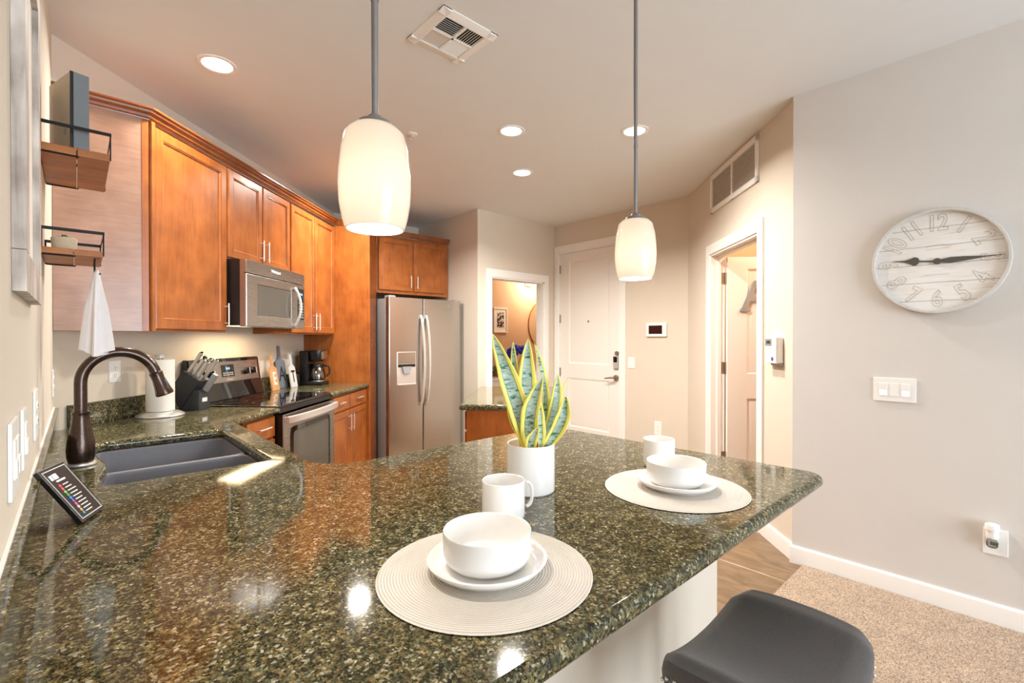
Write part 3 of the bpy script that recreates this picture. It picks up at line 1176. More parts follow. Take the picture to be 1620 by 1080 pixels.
# veneer end panel, facing the camera (daylight sheen painted into its lighter colour)
xa = (pA[0] - pA[1]) * S2
ep = MB().prism([loc(*pA), loc(wA + 0.001, qA), loc(wA + 0.001 - 0.0042, qA - 0.0042), loc(pA[0] - 0.0042, pA[1] - 0.0042)], ZU0, ZU1, 'z')
ep = ep.build('end_panel', M['wood_sheen'], t)
ep['label'] = 'veneered end panel facing the bar, daylight sheen in its colour'
d = panel_door(MB(), 0.024, WU1 - WU0 - 0.012, ZU0 + 0.012, ZU1 - 0.02, -DU, rail=0.062).build('door', M['wood'], t)
pull(d, WU1 - WU0 - 0.036, -DU, ZU0 + 0.115, 0.15)
es = MB().box(0.0, 0.028, -0.0085, 0.0, ZU0, ZU1, 0.001, mat=Matrix.Translation((loc(*pA)[0], loc(*pA)[1], 0)) @ Matrix.Rotation(R(-45), 4, 'Z') @ Matrix.Translation((-0.028, 0.0, 0)))
es.build('corner_stile', M['wood'], t)
st = MB().box(0.0, 0.022, -DU + 0.001, -DU + 0.02, ZU0, ZU1).build('face_stile', M['wood'], t)

upper_cabinet('upper_cabinet', 'short two-door maple wall cabinet directly above the microwave', WU1, WU2, 1.888,
             [(0.012, 0.398, 'r'), (0.412, 0.798, 'l')])
upper_cabinet('upper_cabinet', 'narrow-looking two-door maple wall cabinet between microwave and tall panel', WU2, WU3, ZU0,
             [(0.012, 0.430, 'r'), (0.445, 0.862, 'l')])


def crown_profile(s):
    # (outward, up) in metres
    return [(0.0, 0.0), (0.008, 0.0), (0.010, 0.008), (0.018, 0.012), (0.020, 0.024), (0.034, 0.034), (0.036, 0.044), (0.046, 0.050), (0.046, 0.058), (0.0, 0.058)]


def sweep_profile(mb, path, prof, z):
    """profile swept along a 2D world path, outward on the right-hand side, mitred"""
    P = [Vector((p[0], p[1], 0)) for p in path]
    rings = []
    for i, p in enumerate(P):
        ds = []
        if i > 0:
            ds.append((P[i] - P[i - 1]).normalized())
        if i < len(P) - 1:
            ds.append((P[i + 1] - P[i]).normalized())
        ns = [Vector((d.y, -d.x, 0)) for d in ds]
        if len(ns) == 2:
            b = (ns[0] + ns[1]).normalized()
            k = 1.0 / max(0.3, b.dot(ns[0]))
        else:
            b, k = ns[0], 1.0
        rings.append([(p.x + b.x * k * o, p.y + b.y * k * o, z + h) for o, h in prof])
    mb.loft(rings, True, True)
    return mb


PANEL_Q = 1.64
c0 = wq(wA, qA)
crown = sweep_profile(MB(), [(xw, yA - 0.006), (xa, yA - 0.006), pt(WU3 - 0.036, QW - DU)], crown_profile(1), ZU1 + 0.0006)
sw = solo('crown_moulding', crown, M['wood_h'], 'stepped maple crown moulding along the tops of the wall cabinets', 'moulding')
crown2 = sweep_profile(MB(), [pt(WU3 + 0.0, QW - DU - 0.004), pt(WU3, PANEL_Q), pt(4.975, PANEL_Q + 0.012), (2.375, 4.775), (3.333, 4.775)], [(a * 0.6, b) for a, b in crown_profile(1)], ZU1 + 0.0006)
solo('crown_moulding', crown2, M['wood_h'], 'maple crown moulding over the tall panel and refrigerator cabinet', 'moulding')

# tall panel, filler and cabinet over the refrigerator
t = thing('tall_side_panel', 'full-height maple panel between the coffee corner and the refrigerator', 'cabinet panel', wq(WU3, QW), 45)
MB().box(0.001, 0.021, PANEL_Q - QW + 0.02, -0.001, 0, ZU1).build('panel', M['wood'], t)
MB().box(0.0, 0.024, PANEL_Q - QW, PANEL_Q - QW + 0.02, 0, ZU1, 0.003).build('edge_stile', M['wood'], t)
MB().box(0.024, 0.245, PANEL_Q - QW + 0.014, PANEL_Q - QW + 0.03, 0, ZU1).build('filler_board', M['wood_h'], t)
FCX0, FCX1, FCY = 2.372, 3.333, 4.78
t = thing('upper_cabinet', 'two-door maple cabinet mounted above the refrigerator', 'cabinet', (FCX0, YA, 0), 0)
MB().box(0, FCX1 - FCX0, FCY - YA + 0.02, -0.001, 1.865, ZU1).build('carcass', M['wood'], t)
for x0, x1, s in ((0.05, 0.462, 'r'), (0.492, 0.905, 'l')):
    d = panel_door(MB(), x0, x1, 1.90, ZU1 - 0.03, FCY - YA).build('door', M['wood'], t)
    pull(d, x1 - 0.026 if s == 'r' else x0 + 0.026, FCY - YA, 2.005, 0.14)

# base cabinets
QB = 1.672        # face of the base cabinets
ZC0, ZC1 = 0.874, 0.914


def base_front(t, x0, x1, y, side, drawer=True):
    if drawer:
        d = slab_front(MB(), x0, x1, 0.728, 0.858, y).build('drawer', M['wood'], t)
        pull(d, (x0 + x1) / 2, y, 0.80, 0.13, False)
    d = panel_door(MB(), x0, x1, 0.115, 0.712, y).build('door', M['wood'], t)
    pull(d, x1 - 0.028 if side == 'r' else x0 + 0.028, y, 0.60, 0.15)


def base_carcass(t, x0, x1, y, back):
    MB().box(x0, x1, y + 0.02, back, 0.1, ZC0 - 0.001).box(x0, x1, y + 0.08, back, 0.0, 0.1).build('carcass', M['wood'], t)


t = thing('base_cabinet', 'maple base cabinet with two drawers and two doors, right of the range', 'cabinet', wq(3.835, QW), 45)
base_carcass(t, 0, 0.878, QB - QW, -0.001)
base_front(t, 0.012, 0.435, QB - QW, 'r')
base_front(t, 0.447, 0.868, QB - QW, 'l')
RX0 = 3.026
t = thing('base_cabinet', 'maple base cabinet with one drawer, left of the range', 'cabinet', wq(2.60, QW), 45)
base_carcass(t, 0.10, RX0 - 2.60 - 0.004, QB - QW, -0.001)
base_front(t, 0.11, RX0 - 2.60 - 0.014, QB - QW, 'r')

# sink run along the left wall and the peninsula run (open carcasses under the stone)
t = thing('sink_base_cabinet', 'maple sink base cabinet under the left-wall counter', 'cabinet', (LW, 1.75, 0), 90)
L = 2.60 - 1.75
FX = -(0.612 - LW)
MB().box(0, 0.018, FX + 0.02, -0.001, 0, 0.66).box(L - 0.018, L, FX + 0.02, -0.001, 0, 0.66).box(0, L, FX + 0.02, FX + 0.04, 0.1, ZC0 - 0.001).build('carcass', M['wood'], t)
for x0, x1, s in ((0.01, L / 2 - 0.004, 'r'), (L / 2 + 0.004, L - 0.01, 'l')):
    d = panel_door(MB(), x0, x1, 0.115, 0.712, FX).build('door', M['wood'], t)
    pull(d, x1 - 0.028 if s == 'r' else x0 + 0.028, FX, 0.6, 0.15)
t = thing('base_cabinet', 'maple base cabinet run under the peninsula, kitchen side', 'cabinet', (1.72, KY + 0.112, 0), 180)
L = 1.72 - 0.70
PD = 1.62 - (KY + 0.112)
MB().box(0, L, -PD + 0.02, 0, 0.1, ZC0 - 0.001).box(0, L, -PD + 0.08, 0, 0, 0.1).build('carcass', M['wood'], t)
base_front(t, 0.012, L / 2 - 0.006, -PD, 'r')
base_front(t, L / 2 + 0.006, L - 0.012, -PD, 'l')

# ------------------------------------------------------------------ granite
SX0, SX1, SY0, SY1 = 0.058, 0.522, 1.90, 2.69
DVY = 2.245
cut = []
cut += arc(SX1 - 0.02, SY0 + 0.02, 0.02, -90, 0, 4)
cut += arc(SX1 - 0.02, SY1 - 0.02, 0.02, 0, 90, 4)
cut += arc(SX0 + 0.05, SY1 - 0.05, 0.05, 90, 180, 6)
cut += [(0.054, 2.50), (0.058, 2.44), (0.066, 2.37), (0.076, 2.30), (0.079, 2.24), (0.077, 2.17), (0.070, 2.10), (0.060, 2.04), (0.056, 1.98)]
cut += arc(SX0 + 0.045, SY0 + 0.045, 0.045, 180, 270, 6)
IN_X, IN_Y = 0.632, 1.66
cb = wq(RX0 - 0.003, QW - 0.002)
cf = wq(RX0 - 0.003, 1.645)
ix = 0.632
iy = ix + 1.645 / S2
outer = [(LW + 0.001, 0.452)]
outer += arc(1.832 - 0.055, 0.452 + 0.055, 0.055, -90, -2, 8)
outer += arc(1.797 - 0.03, IN_Y - 0.03, 0.03, -2, 90, 6)
outer += arc(IN_X + 0.14, IN_Y + 0.14, 0.14, 270, 180, 10)
outer += [(ix, iy), (cf.x, cf.y), (cb.x, cb.y), (LW + 0.001, (QW - 0.002) / S2 + LW + 0.001)]
ct = slab('countertop', [outer, cut], ZC0, ZC1, 0.0185, M['granite'], 6)
tag(ct, 'long speckled dark green granite counter running from the bar past the sink to the range', 'countertop')
bs = MB().box(LW + 0.001, LW + 0.021, 0.50, 3.168, ZC1 + 0.0003, 1.028, 0.002)
b1 = tag(bs.build('backsplash', M['granite']), 'low granite backsplash strip along the left wall', 'backsplash')
mb = MB().box(2.262, RX0 - 0.004, QW - 0.021, QW - 0.001, ZC1 + 0.0003, 1.028, 0.002, mat=Matrix.Rotation(R(45), 4, 'Z'))
tag(mb.build('backsplash', M['granite']), 'low granite backsplash between the corner and the range', 'backsplash')
ck = MB().box(LW + 0.0005, LW + 0.006, 0.5, 3.165, 1.0275, 1.0325).build('caulk_line', M['trim'], b1)
ck['label'] = 'thin white caulk line along the backsplash top'

a, b, c, d = pt(3.834, QW - 0.002), pt(3.834, 1.645), pt(WU3 - 0.002, 1.645), pt(WU3 - 0.002, QW - 0.002)
ct2 = slab('countertop', [[a, b, c, d]], ZC0, ZC1, 0.0185, M['granite'], 6)
tag(ct2, 'short dark granite counter between the range and the tall maple panel', 'countertop')
MB().box(3.836, WU3 - 0.003, QW - 0.021, QW - 0.001, ZC1 + 0.0003, 1.028, 0.002, mat=Matrix.Rotation(R(45), 4, 'Z')).build('backsplash', M['granite'])
tag(COL.objects[-1], 'low granite backsplash behind the cutting boards', 'backsplash')

# undermount sink
t = thing('kitchen_sink', 'grey composite double-bowl sink set under the granite', 'sink', (0.29, DVY, 0))
def bowl(mb, y0, y1, zb):
    x0, x1 = SX0 - 0.006 - 0.29, SX1 + 0.004 - 0.29
    y0 -= DVY
    y1 -= DVY
    rings = []
    for ins, z, r in ((-0.010, 0.8725, 0.05), (0.0, 0.8725, 0.05), (0.003, 0.862, 0.05), (0.008, zb + 0.04, 0.05), (0.02, zb + 0.012, 0.045), (0.045, zb, 0.03)):
        rings.append([(x, y, z) for x, y in rrect(x0 + ins, x1 - ins, y0 + ins, y1 - ins, r, 5)])
    mb.loft(rings, False, True)
    return mb
o = bowl(MB(), SY0 - 0.008, DVY - 0.013, 0.70).build('bowl', M['sink'], t)
o = bowl(MB(), DVY + 0.013, SY1 + 0.008, 0.70).build('bowl', M['sink'], t)
MB().box(SX0 - 0.29, SX1 - 0.29, -0.008, 0.008, 0.70, 0.874, 0.004).build('divider', M['sink'], t)
for y in ((SY0 + DVY) / 2 - DVY, (SY1 + DVY) / 2 - DVY):
    MB().lathe([(0, 0.7035), (0.03, 0.7035), (0.042, 0.7045), (0.043, 0.7005), (0, 0.7005)], c=(0, y, 0), seg=28).build('drain', M['chrome'], t)

# faucet
t = thing('kitchen_faucet', 'oil-rubbed bronze gooseneck faucet behind the sink', 'faucet', (0.009, 2.262, ZC1))
mb = MB().lathe([(0.0, 0.0), (0.036, 0.0), (0.037, 0.006), (0.034, 0.012), (0.0385, 0.03), (0.040, 0.055), (0.0375, 0.085), (0.031, 0.120), (0.0255, 0.150), (0.0235, 0.175), (0.026, 0.183), (0.026, 0.189), (0.0, 0.189)], seg=36)
mb.build('body', M['bronze'], t)
rg = MB().lathe([(0.0, 0.0005), (0.041, 0.0005), (0.043, 0.004), (0.041, 0.010), (0.037, 0.012), (0.0, 0.012)], seg=36).build('base_ring', M['chrome'], t)
rg['label'] = 'silver base ring'
path = [(0, 0, 0.183), (0, 0, 0.235), (0, 0, 0.285)]
AR = 0.108
for k in range(0, 21):
    a = R(180 - k * 165 / 20)
    path.append((AR + AR * math.cos(a), 0, 0.29 + AR * math.sin(a)))
e = Vector(path[-1])
dirv = (Vector(path[-1]) - Vector(path[-2])).normalized()
MB().tube(path, 0.0185, 20).build('gooseneck_spout', M['bronze'], t)
q0 = e - dirv * 0.002
mb = MB().tube([q0, q0 + dirv * 0.004, q0 + dirv * 0.012, q0 + dirv * 0.03, q0 + dirv * 0.07, q0 + dirv * 0.088, q0 + dirv * 0.094],
               [0.0185, 0.0225, 0.0215, 0.0205, 0.026, 0.030, 0.028], 24)
sh = mb.build('spray_head', M['bronze'], t)
ctr = q0 + dirv * 0.048 + Vector((0.017, -0.014, 0.004))
MB().box(-0.005, 0.005, -0.004, 0.004, -0.016, 0.016, 0.003, mat=Matrix.Translation(ctr) @ Matrix.Rotation(R(-28), 4, 'Y')).build('spray_button', M['black'], sh)
mb = MB().cyl((0.0, 0.028, 0.10), (0.002, 0.056, 0.10), 0.014, 18).tube([(0.004, 0.052, 0.10), (0.012, 0.062, 0.13), (0.016, 0.066, 0.185)], [0.009, 0.0075, 0.006], 12)
lv = mb.build('lever_handle', M['chrome'], t)
lv['label'] = 'pale metal side lever'

# ------------------------------------------------------------------ appliances
# microwave (local frame on the range wall)
MW0, MW1 = 3.036, 3.834
t = thing('microwave_oven', 'stainless over-the-range microwave oven with a curved bar handle', 'microwave', wq(MW0, QW), 45)
L = MW1 - MW0
FQ = 1.875 - QW          # front face
MZ0, MZ1 = 1.44, 1.884
MB().box(0, L, FQ + 0.045, -0.001, MZ0 + 0.008, MZ1).build('body', M['black'], t)
mb = MB()
mb.prism([(0.001, MZ0), (0.001, MZ1), (L - 0.001, MZ1), (L - 0.001, MZ0)], FQ + 0.02, FQ + 0.045, 'y')
fr = mb.build('front_frame', M['steel'], t)
MB().box(0.0, L, FQ, FQ + 0.03, MZ1 - 0.088, MZ1, 0.006).build('vent_panel', M['steel'], t)
DX1 = 0.66
def ringxz(x0, x1, z0, z1, y):
    return [(x0, y, z0), (x1, y, z0), (x1, y, z1), (x0, y, z1)]
dr = MB()
z0, z1 = MZ0 + 0.002, MZ1 - 0.093
wx0, wx1, wz0, wz1 = 0.125, 0.585, MZ0 + 0.075, z1 - 0.058
dr.loft([ringxz(0.0, DX1, z0, z1, FQ + 0.03), ringxz(0.0, DX1, z0, z1, FQ + 0.004), ringxz(0.004, DX1 - 0.004, z0 + 0.004, z1 - 0.004, FQ),
         ringxz(wx0, wx1, wz0, wz1, FQ), ringxz(wx0 + 0.006, wx1 - 0.006, wz0 + 0.006, wz1 - 0.006, FQ + 0.006)], True, True)
door = dr.build('door', M['steel'], t)
MB().box(wx0 + 0.004, wx1 - 0.004, FQ + 0.002, FQ + 0.007, wz0 + 0.004, wz1 - 0.004).build('window', M['oven_glass'], door)
hp = []
for k in range(13):
    u = k / 12
    hp.append((0.628, FQ - 0.004 - 0.048 * math.sin(math.pi * u) ** 0.8, z0 + 0.02 + u * (z1 - z0 - 0.05)))
MB().tube(hp, [0.013] + [0.0105] * 11 + [0.013], 14).build('handle', M['chrome'], door)
MB().box(DX1 + 0.002, L, FQ + 0.001, FQ + 0.03, z0, z1, 0.003).build('control_panel', M['steel'], t)
cpn = MB().box(DX1 + 0.022, L - 0.018, FQ - 0.001, FQ + 0.004, z0 + 0.07, z1 - 0.03, 0.001).build('keypad', M['black_gloss'], t)
text('clock_digits', '9:14', 0.026, M['led_blue'], cpn, (DX1 + 0.07, FQ - 0.0022, z1 - 0.075))
for r_ in range(6):
    for c_ in range(3):
        MB().box(DX1 + 0.035 + c_ * 0.026, DX1 + 0.052 + c_ * 0.026, FQ - 0.002, FQ - 0.0008, z0 + 0.085 + r_ * 0.022, z0 + 0.097 + r_ * 0.022).build('button', M['plastic_grey'], cpn)
text('logo', 'Whirlpool', 0.030, M['plastic'], t, (0.36, FQ - 0.0004, MZ1 - 0.04), extrude=0.0006, offset=0.0006)
MB().box(0.06, 0.30, FQ + 0.10, FQ + 0.2, MZ0 + 0.004, MZ0 + 0.009).build('task_light_lens', M['task_lens'], t)
l = area_light('task_lamp', (0.4, FQ + 0.20, MZ0 - 0.002), (0, 0, 0), 0.60, 0.18, 6.0, (1.0, 0.74, 0.46), 'RECTANGLE', 165)
l.parent = t

# range
t = thing('electric_range', 'stainless electric range with black glass top between the counters', 'stove', wq(RX0, QW), 45)
L = 3.83 - RX0
YF = 1.655 - QW
MB().box(0.002, L - 0.002, YF + 0.03, -0.006, 0.03, 0.905).build('body', M['black'], t)
MB().box(0.0, L, YF - 0.002, -0.05, 0.905, 0.922, 0.006).build('cooktop', M['black_gloss'], t)
mb = MB()
mb.box(0.004, L - 0.004, YF, YF + 0.03, 0.87, 0.905)
mb.build('front_rail', M['black'], t)
# backguard
mb = MB()
bgp = [(-0.105, 0.92), (-0.075, 1.04), (-0.05, 1.216), (-0.008, 1.216), (-0.008, 0.92)]
mb.prism(bgp, 0.0, L, 'x', 0.006)
bg = mb.build('backguard', M['black_gloss'], t)
tl = math.atan2(0.025, 0.176)
bm_ = Matrix.Translation((0, -0.0765, 1.035)) @ Matrix.Rotation(-tl, 4, 'X')
MB().box(0.035, L - 0.035, -0.0035, 0.002, 0.008, 0.158, 0.001, mat=bm_).build('control_panel', M['steel'], bg)
mb = MB().box(0.315, 0.46, -0.006, -0.002, 0.045, 0.135, 0.002, mat=bm_)
dp = mb.build('display', M['black_gloss'], bg)
txt = text('clock_digits', '9:14', 0.026, M['led_blue'], None, (0, 0, 0), rot=(90, 0, 0))
txt.data.transform(bm_ @ Matrix.Translation((0.385, -0.0072, 0.105)))
txt.parent = dp
for r_ in range(2):
    for c_ in range(6):
        MB().box(0.328 + c_ * 0.02, 0.341 + c_ * 0.02, -0.0072, -0.0055, 0.055 + r_ * 0.014, 0.063 + r_ * 0.014, mat=bm_).build('button', M['plastic_grey'], dp)
txt = text('logo', 'Whirlpool', 0.016, M['faint_ink'], None, (0, 0, 0))
txt.data.transform(bm_ @ Matrix.Translation((0.40, -0.0042, 0.024)))
txt.parent = bg
for x in (0.10, 0.19, 0.60, 0.685):
    mb = MB().cyl((0, -0.003, 0), (0, -0.03, 0), 0.026, 24, 0.022).box(-0.006, 0.006, -0.040, -0.026, -0.024, 0.024, 0.003)
    bmesh.ops.transform(mb.bm, matrix=bm_ @ Matrix.Translation((x, 0, 0.075)), verts=mb.bm.verts)
    k = mb.build('knob', M['black'], bg)
    mb = MB().box(-0.0045, 0.0045, -0.0415, -0.0395, -0.022, 0.022, 0.0005)
    bmesh.ops.transform(mb.bm, matrix=bm_ @ Matrix.Translation((x, 0, 0.075)), verts=mb.bm.verts)
    mb.build('knob_grip', M['chrome'], k)
for x, y, r_ in ((0.2, YF + 0.17, 0.11), (0.6, YF + 0.17, 0.085), (0.2, YF + 0.43, 0.085), (0.6, YF + 0.43, 0.11)):
    MB().lathe([(r_ - 0.003, 0.9222), (r_, 0.9222), (r_, 0.9226), (r_ - 0.003, 0.9226)], c=(x, y, 0), seg=48, close=True).build('burner_ring', M['dark_grey'], t)
dr = MB()
z0, z1 = 0.245, 0.862
yd = YF - 0.03
wx0, wx1, wz0, wz1 = 0.115, L - 0.115, 0.36, 0.745
dr.loft([ringxz(0.004, L - 0.004, z0, z1, YF + 0.03), ringxz(0.004, L - 0.004, z0, z1, yd + 0.005), ringxz(0.009, L - 0.009, z0 + 0.005, z1 - 0.005, yd),
         ringxz(wx0 - 0.02, wx1 + 0.02, wz0 - 0.02, wz1 + 0.02, yd), ringxz(wx0, wx1, wz0, wz1, yd + 0.008)], True, True)
door = dr.build('oven_door', M['steel'], t)
MB().box(0.002, L - 0.002, yd + 0.007, YF + 0.031, z0, z1).build('door_side', M['black'], door)
# rounded dark window border and glass
bo = [(x, yd + 0.0035, z) for x, z in rrect(wx0 - 0.022, wx1 + 0.022, wz0 - 0.022, wz1 + 0.022, 0.05, 6)]
bi = [(x, yd + 0.0035 - 0.006, z) for x, z in rrect(wx0 - 0.022, wx1 + 0.022, wz0 - 0.022, wz1 + 0.022, 0.05, 6)]
MB().loft([bo, bi], True, True).build('window_border', M['black_gloss'], door)
bo = [(x, yd - 0.002, z) for x, z in rrect(wx0 + 0.012, wx1 - 0.012, wz0 + 0.012, wz1 - 0.012, 0.035, 6)]
bi = [(x, yd - 0.0042, z) for x, z in rrect(wx0 + 0.012, wx1 - 0.012, wz0 + 0.012, wz1 - 0.012, 0.035, 6)]
MB().loft([bo, bi], True, True).build('window', M['oven_glass'], door)
hp = []
for k in range(15):
    u = k / 14
    hp.append((0.012 + u * (L - 0.024), yd - 0.022 - 0.034 * math.sin(math.pi * u) ** 0.7, 0.825))
rings = []
for x, y, z in hp:
    rings.append([(x, y - 0.012, z - 0.02), (x, y - 0.012, z + 0.02), (x, y + 0.006, z + 0.024), (x, y + 0.006, z - 0.024)])
mb = MB().loft(rings, True, True)
for x in (0.03, L - 0.03):
    mb.box(x - 0.016, x + 0.016, yd - 0.03, yd + 0.002, 0.806, 0.844, 0.003)
mb.build('handle', M['chrome'], door, 25)
MB().box(0.004, L - 0.004, YF - 0.02, YF + 0.03, 0.05, 0.24, 0.005).build('storage_drawer', M['steel'], t)

# refrigerator (faces -Y)
FX0, FX1 = 2.372, 3.31
FY = 4.47
t = thing('refrigerator', 'stainless side-by-side refrigerator with an ice dispenser in the left door', 'refrigerator', (FX0, FY, 0), 0)
L = FX1 - FX0
FT = 1.795
SPL = 0.412
MB().box(0.0, L - 0.004, 0.075, 0.80, 0.02, FT - 0.012, 0.006).build('cabinet_body', M['fridge_side'], t)
MB().box(0.008, L - 0.012, 0.0585, 0.08, 0.06, FT - 0.02).build('gasket', M['gasket'], t)
MB().box(SPL - 0.0038, SPL + 0.0038, 0.02, 0.06, 0.11, FT - 0.004).build('door_gap_shade', M['black'], t)  # black strip standing in for the shade in the gap between the doors
MB().box(0.02, L - 0.03, 0.03, 0.08, 0.015, 0.09).build('kick_grille', M['black'], t)
def fdoor(x0, x1, rl, rr):
    out = []
    pts = []
    th = 0.058
    pts += [(x0, th), (x1, th)]
    pts += [(x1 - rr + rr * math.cos(R(a)), rr - rr * math.sin(R(a))) for a in (0, 18, 36, 54, 72, 90)]
    pts += [(x0 + rl - rl * math.sin(R(a)), rl - rl * math.cos(R(a))) for a in (0, 18, 36, 54, 72, 90)]
    return pts
d_l = MB().prism(fdoor(0.0, SPL - 0.004, 0.012, 0.006), 0.10, FT, 'z').build('door', M['steel_v'], t)
d_r = MB().prism(fdoor(SPL + 0.004, L, 0.006, 0.05), 0.10, FT, 'z').build('door', M['steel_v'], t)
def fhandle(x, lean, parent):
    rings = []
    for k in range(21):
        u = k / 20
        y = -0.012 - 0.052 * math.sin(math.pi * u) ** 0.6
        z = 0.64 + u * 0.97
        xx = x + lean * math.sin(math.pi * u)
        w_ = 0.0135
        rings.append([(xx - w_, y - 0.006, z), (xx - w_ * 0.5, y - 0.012, z), (xx + w_ * 0.5, y - 0.012, z), (xx + w_, y - 0.006, z), (xx + w_, y + 0.008, z), (xx - w_, y + 0.008, z)])
    mb = MB().loft(rings, True, True)
    for z in (0.65, 1.60):
        mb.box(x - 0.013, x + 0.013, -0.016, 0.002, z - 0.02, z + 0.02, 0.003)
    o = mb.build('handle', M['chrome'], parent, 30)
    return o
fhandle(SPL - 0.032, 0.012, d_l)
fhandle(SPL + 0.036, 0.010, d_r)
mb = MB()
x0, x1 = 0.092, 0.318
zb, zm, zt = 0.872, 1.09, 1.222
mb.loft([ringxz(x0, x1, zb, zt, 0.001), ringxz(x0, x1, zb, zt, -0.005), ringxz(x0 + 0.006, x1 - 0.006, zb + 0.006, zt - 0.006, -0.007)], False, True)
dsp = mb.build('ice_dispenser', M['chrome'], d_l)
MB().box(x0 + 0.007, x1 - 0.007, -0.0085, -0.006, zm + 0.004, zt - 0.008, 0.0008).build('dispenser_panel', M['steel_v'], d_l)
MB().box(x0 + 0.010, x1 - 0.010, -0.0088, -0.0062, zm - 0.03, zm, 0.0008).build('dispenser_shade', M['black'], d_l)
MB().prism([(x0 + 0.05, zm - 0.025), (x1 - 0.06, zm - 0.025), (x1 - 0.09, zm - 0.10), (x0 + 0.07, zm - 0.10)], -0.03, -0.007, 'y', 0.003).build('dispenser_paddle', M['plastic_grey'], d_l)
MB().box(x0 + 0.004, x1 - 0.004, -0.022, -0.004, zb - 0.002, zb + 0.012, 0.004).build('drip_tray', M['chrome'], d_l)
mb = MB().tube([(0.74 + 0.017 * math.cos(R(a)), -0.001, 1.735 + 0.011 * math.sin(R(a))) for a in range(0, 300, 30)], 0.0014, 8)
mb.box(0.752, 0.756, -0.002, 0.001, 1.722, 1.75)
mb.build('logo', M['plastic_grey'], d_r)
for x in (0.05, L - 0.05):
    MB().box(x - 0.04, x + 0.04, 0.015, 0.11, FT - 0.012, FT + 0.018, 0.006).build('hinge_cover', M['plastic_grey'], t)

# island: long axis runs away from the camera
IW0, IW1, IQ0, IQ1 = 3.19, 4.44, -0.212, 0.498
ic = slab('countertop', [[pt(IW0, IQ0), pt(IW1, IQ0), pt(IW1, IQ1), pt(IW0, IQ1)]], 0.874, 0.914, 0.0185, M['granite'], 6)
tag(ic, 'small dark granite top of the kitchen island behind the snake plant', 'countertop')
t = thing('kitchen_island', 'small orange maple island cabinet behind the snake plant', 'kitchen island', wq(IW0 + 0.03, IQ1 - 0.03), -45)
LI = IQ1 - IQ0 - 0.06
MB().box(0.022, LI, 0.02, IW1 - IW0 - 0.06, 0.1, 0.8735).box(0.06, LI, 0.06, IW1 - IW0 - 0.06, 0, 0.1).build('carcass', M['wood'], t)
MB().box(0.018, LI, 0.0, 0.02, 0.0, 0.8735, 0.002).build('end_panel', M['wood'], t)
# doors and drawers on the island's left flank
for y0, y1 in ((0.03, 0.39), (0.41, 0.77), (0.79, 1.15)):
    for z0, z1, nm in ((0.735, 0.86, 'drawer'), (0.115, 0.72, 'door')):
        mb = panel_door(MB(), y0, y1, z0, z1, 0.0) if nm == 'door' else slab_front(MB(), y0, y1, z0, z1, 0.0)
        bmesh.ops.transform(mb.bm, matrix=Matrix.Translation((0.001, 0, 0)) @ Matrix.Rotation(R(-90), 4, 'Z') @ Matrix.Scale(-1, 4, (1, 0, 0)), verts=mb.bm.verts)
        bmesh.ops.reverse_faces(mb.bm, faces=mb.bm.faces[:])
        mb.build(nm, M['wood'], t)

# ------------------------------------------------------------------ on the bar
ZT = ZC1


def placemat(x, y, label, rot):
    mb = MB().lathe([(0, 0.0), (0.2, 0.0), (0.204, 0.002), (0.2, 0.0045), (0, 0.0045)], seg=72)
    o = solo('placemat', mb, M['placemat'], label, 'placemat', (x, y, ZT), rot, 'round placemats on the bar')
    return o


def plate(x, y, label):
    mb = MB().lathe([(0, 0.002), (0.075, 0.002), (0.078, 0.0), (0.084, 0.0), (0.088, 0.004), (0.106, 0.011), (0.114, 0.020), (0.1155, 0.0245), (0.113, 0.026), (0.109, 0.0225),
                     (0.100, 0.0135), (0.088, 0.0085), (0.05, 0.0075), (0, 0.0075)], seg=72)
    return solo('plate', mb, M['ceramic'], label, 'plate', (x, y, ZT + 0.0045), 0, 'white plates on the bar')


def bowl_thing(x, y, label):
    mb = MB().lathe([(0, 0.003), (0.050, 0.003), (0.053, 0.0), (0.058, 0.0), (0.070, 0.004), (0.080, 0.013), (0.0845, 0.026), (0.0855, 0.045), (0.0855, 0.066), (0.0842, 0.0682), (0.0822, 0.0665),
                     (0.0815, 0.045), (0.079, 0.026), (0.072, 0.014), (0.058, 0.008), (0, 0.0065)], seg=72)
    return solo('bowl', mb, M['ceramic'], label, 'bowl', (x, y, ZT + 0.0045 + 0.0075), 0, 'white bowls on the bar')


def mug(x, y, label, rot):
    t = thing('mug', label, 'mug', (x, y, ZT), rot, 'white mugs on the bar')
    MB().lathe([(0, 0.002), (0.040, 0.002), (0.042, 0.0), (0.048, 0.0), (0.0525, 0.005), (0.0535, 0.012), (0.0535, 0.094), (0.0522, 0.0958), (0.0500, 0.094), (0.0498, 0.012), (0.044, 0.006), (0, 0.0055)], seg=64).build('body', M['ceramic'], t)
    hp = []
    for k in range(17):
        a = R(80 - k * 160 / 16)
        hp.append((0.051 + 0.027 * max(0, math.cos(a)) ** 0.55, 0, 0.052 + 0.031 * math.sin(a) / math.sin(R(80))))
    rings = []
    for i, p in enumerate(hp):
        p = Vector(p)
        tt = (Vector(hp[min(i + 1, 16)]) - Vector(hp[max(i - 1, 0)])).normalized()
        nn = Vector((tt.z, 0, -tt.x))
        rings.append([tuple(p + nn * (0.0036 * math.cos(2 * math.pi * k / 12)) + Vector((0, 0.0065, 0)) * math.sin(2 * math.pi * k / 12)) for k in range(12)])
    MB().loft(rings).build('handle', M['ceramic'], t)
    return t


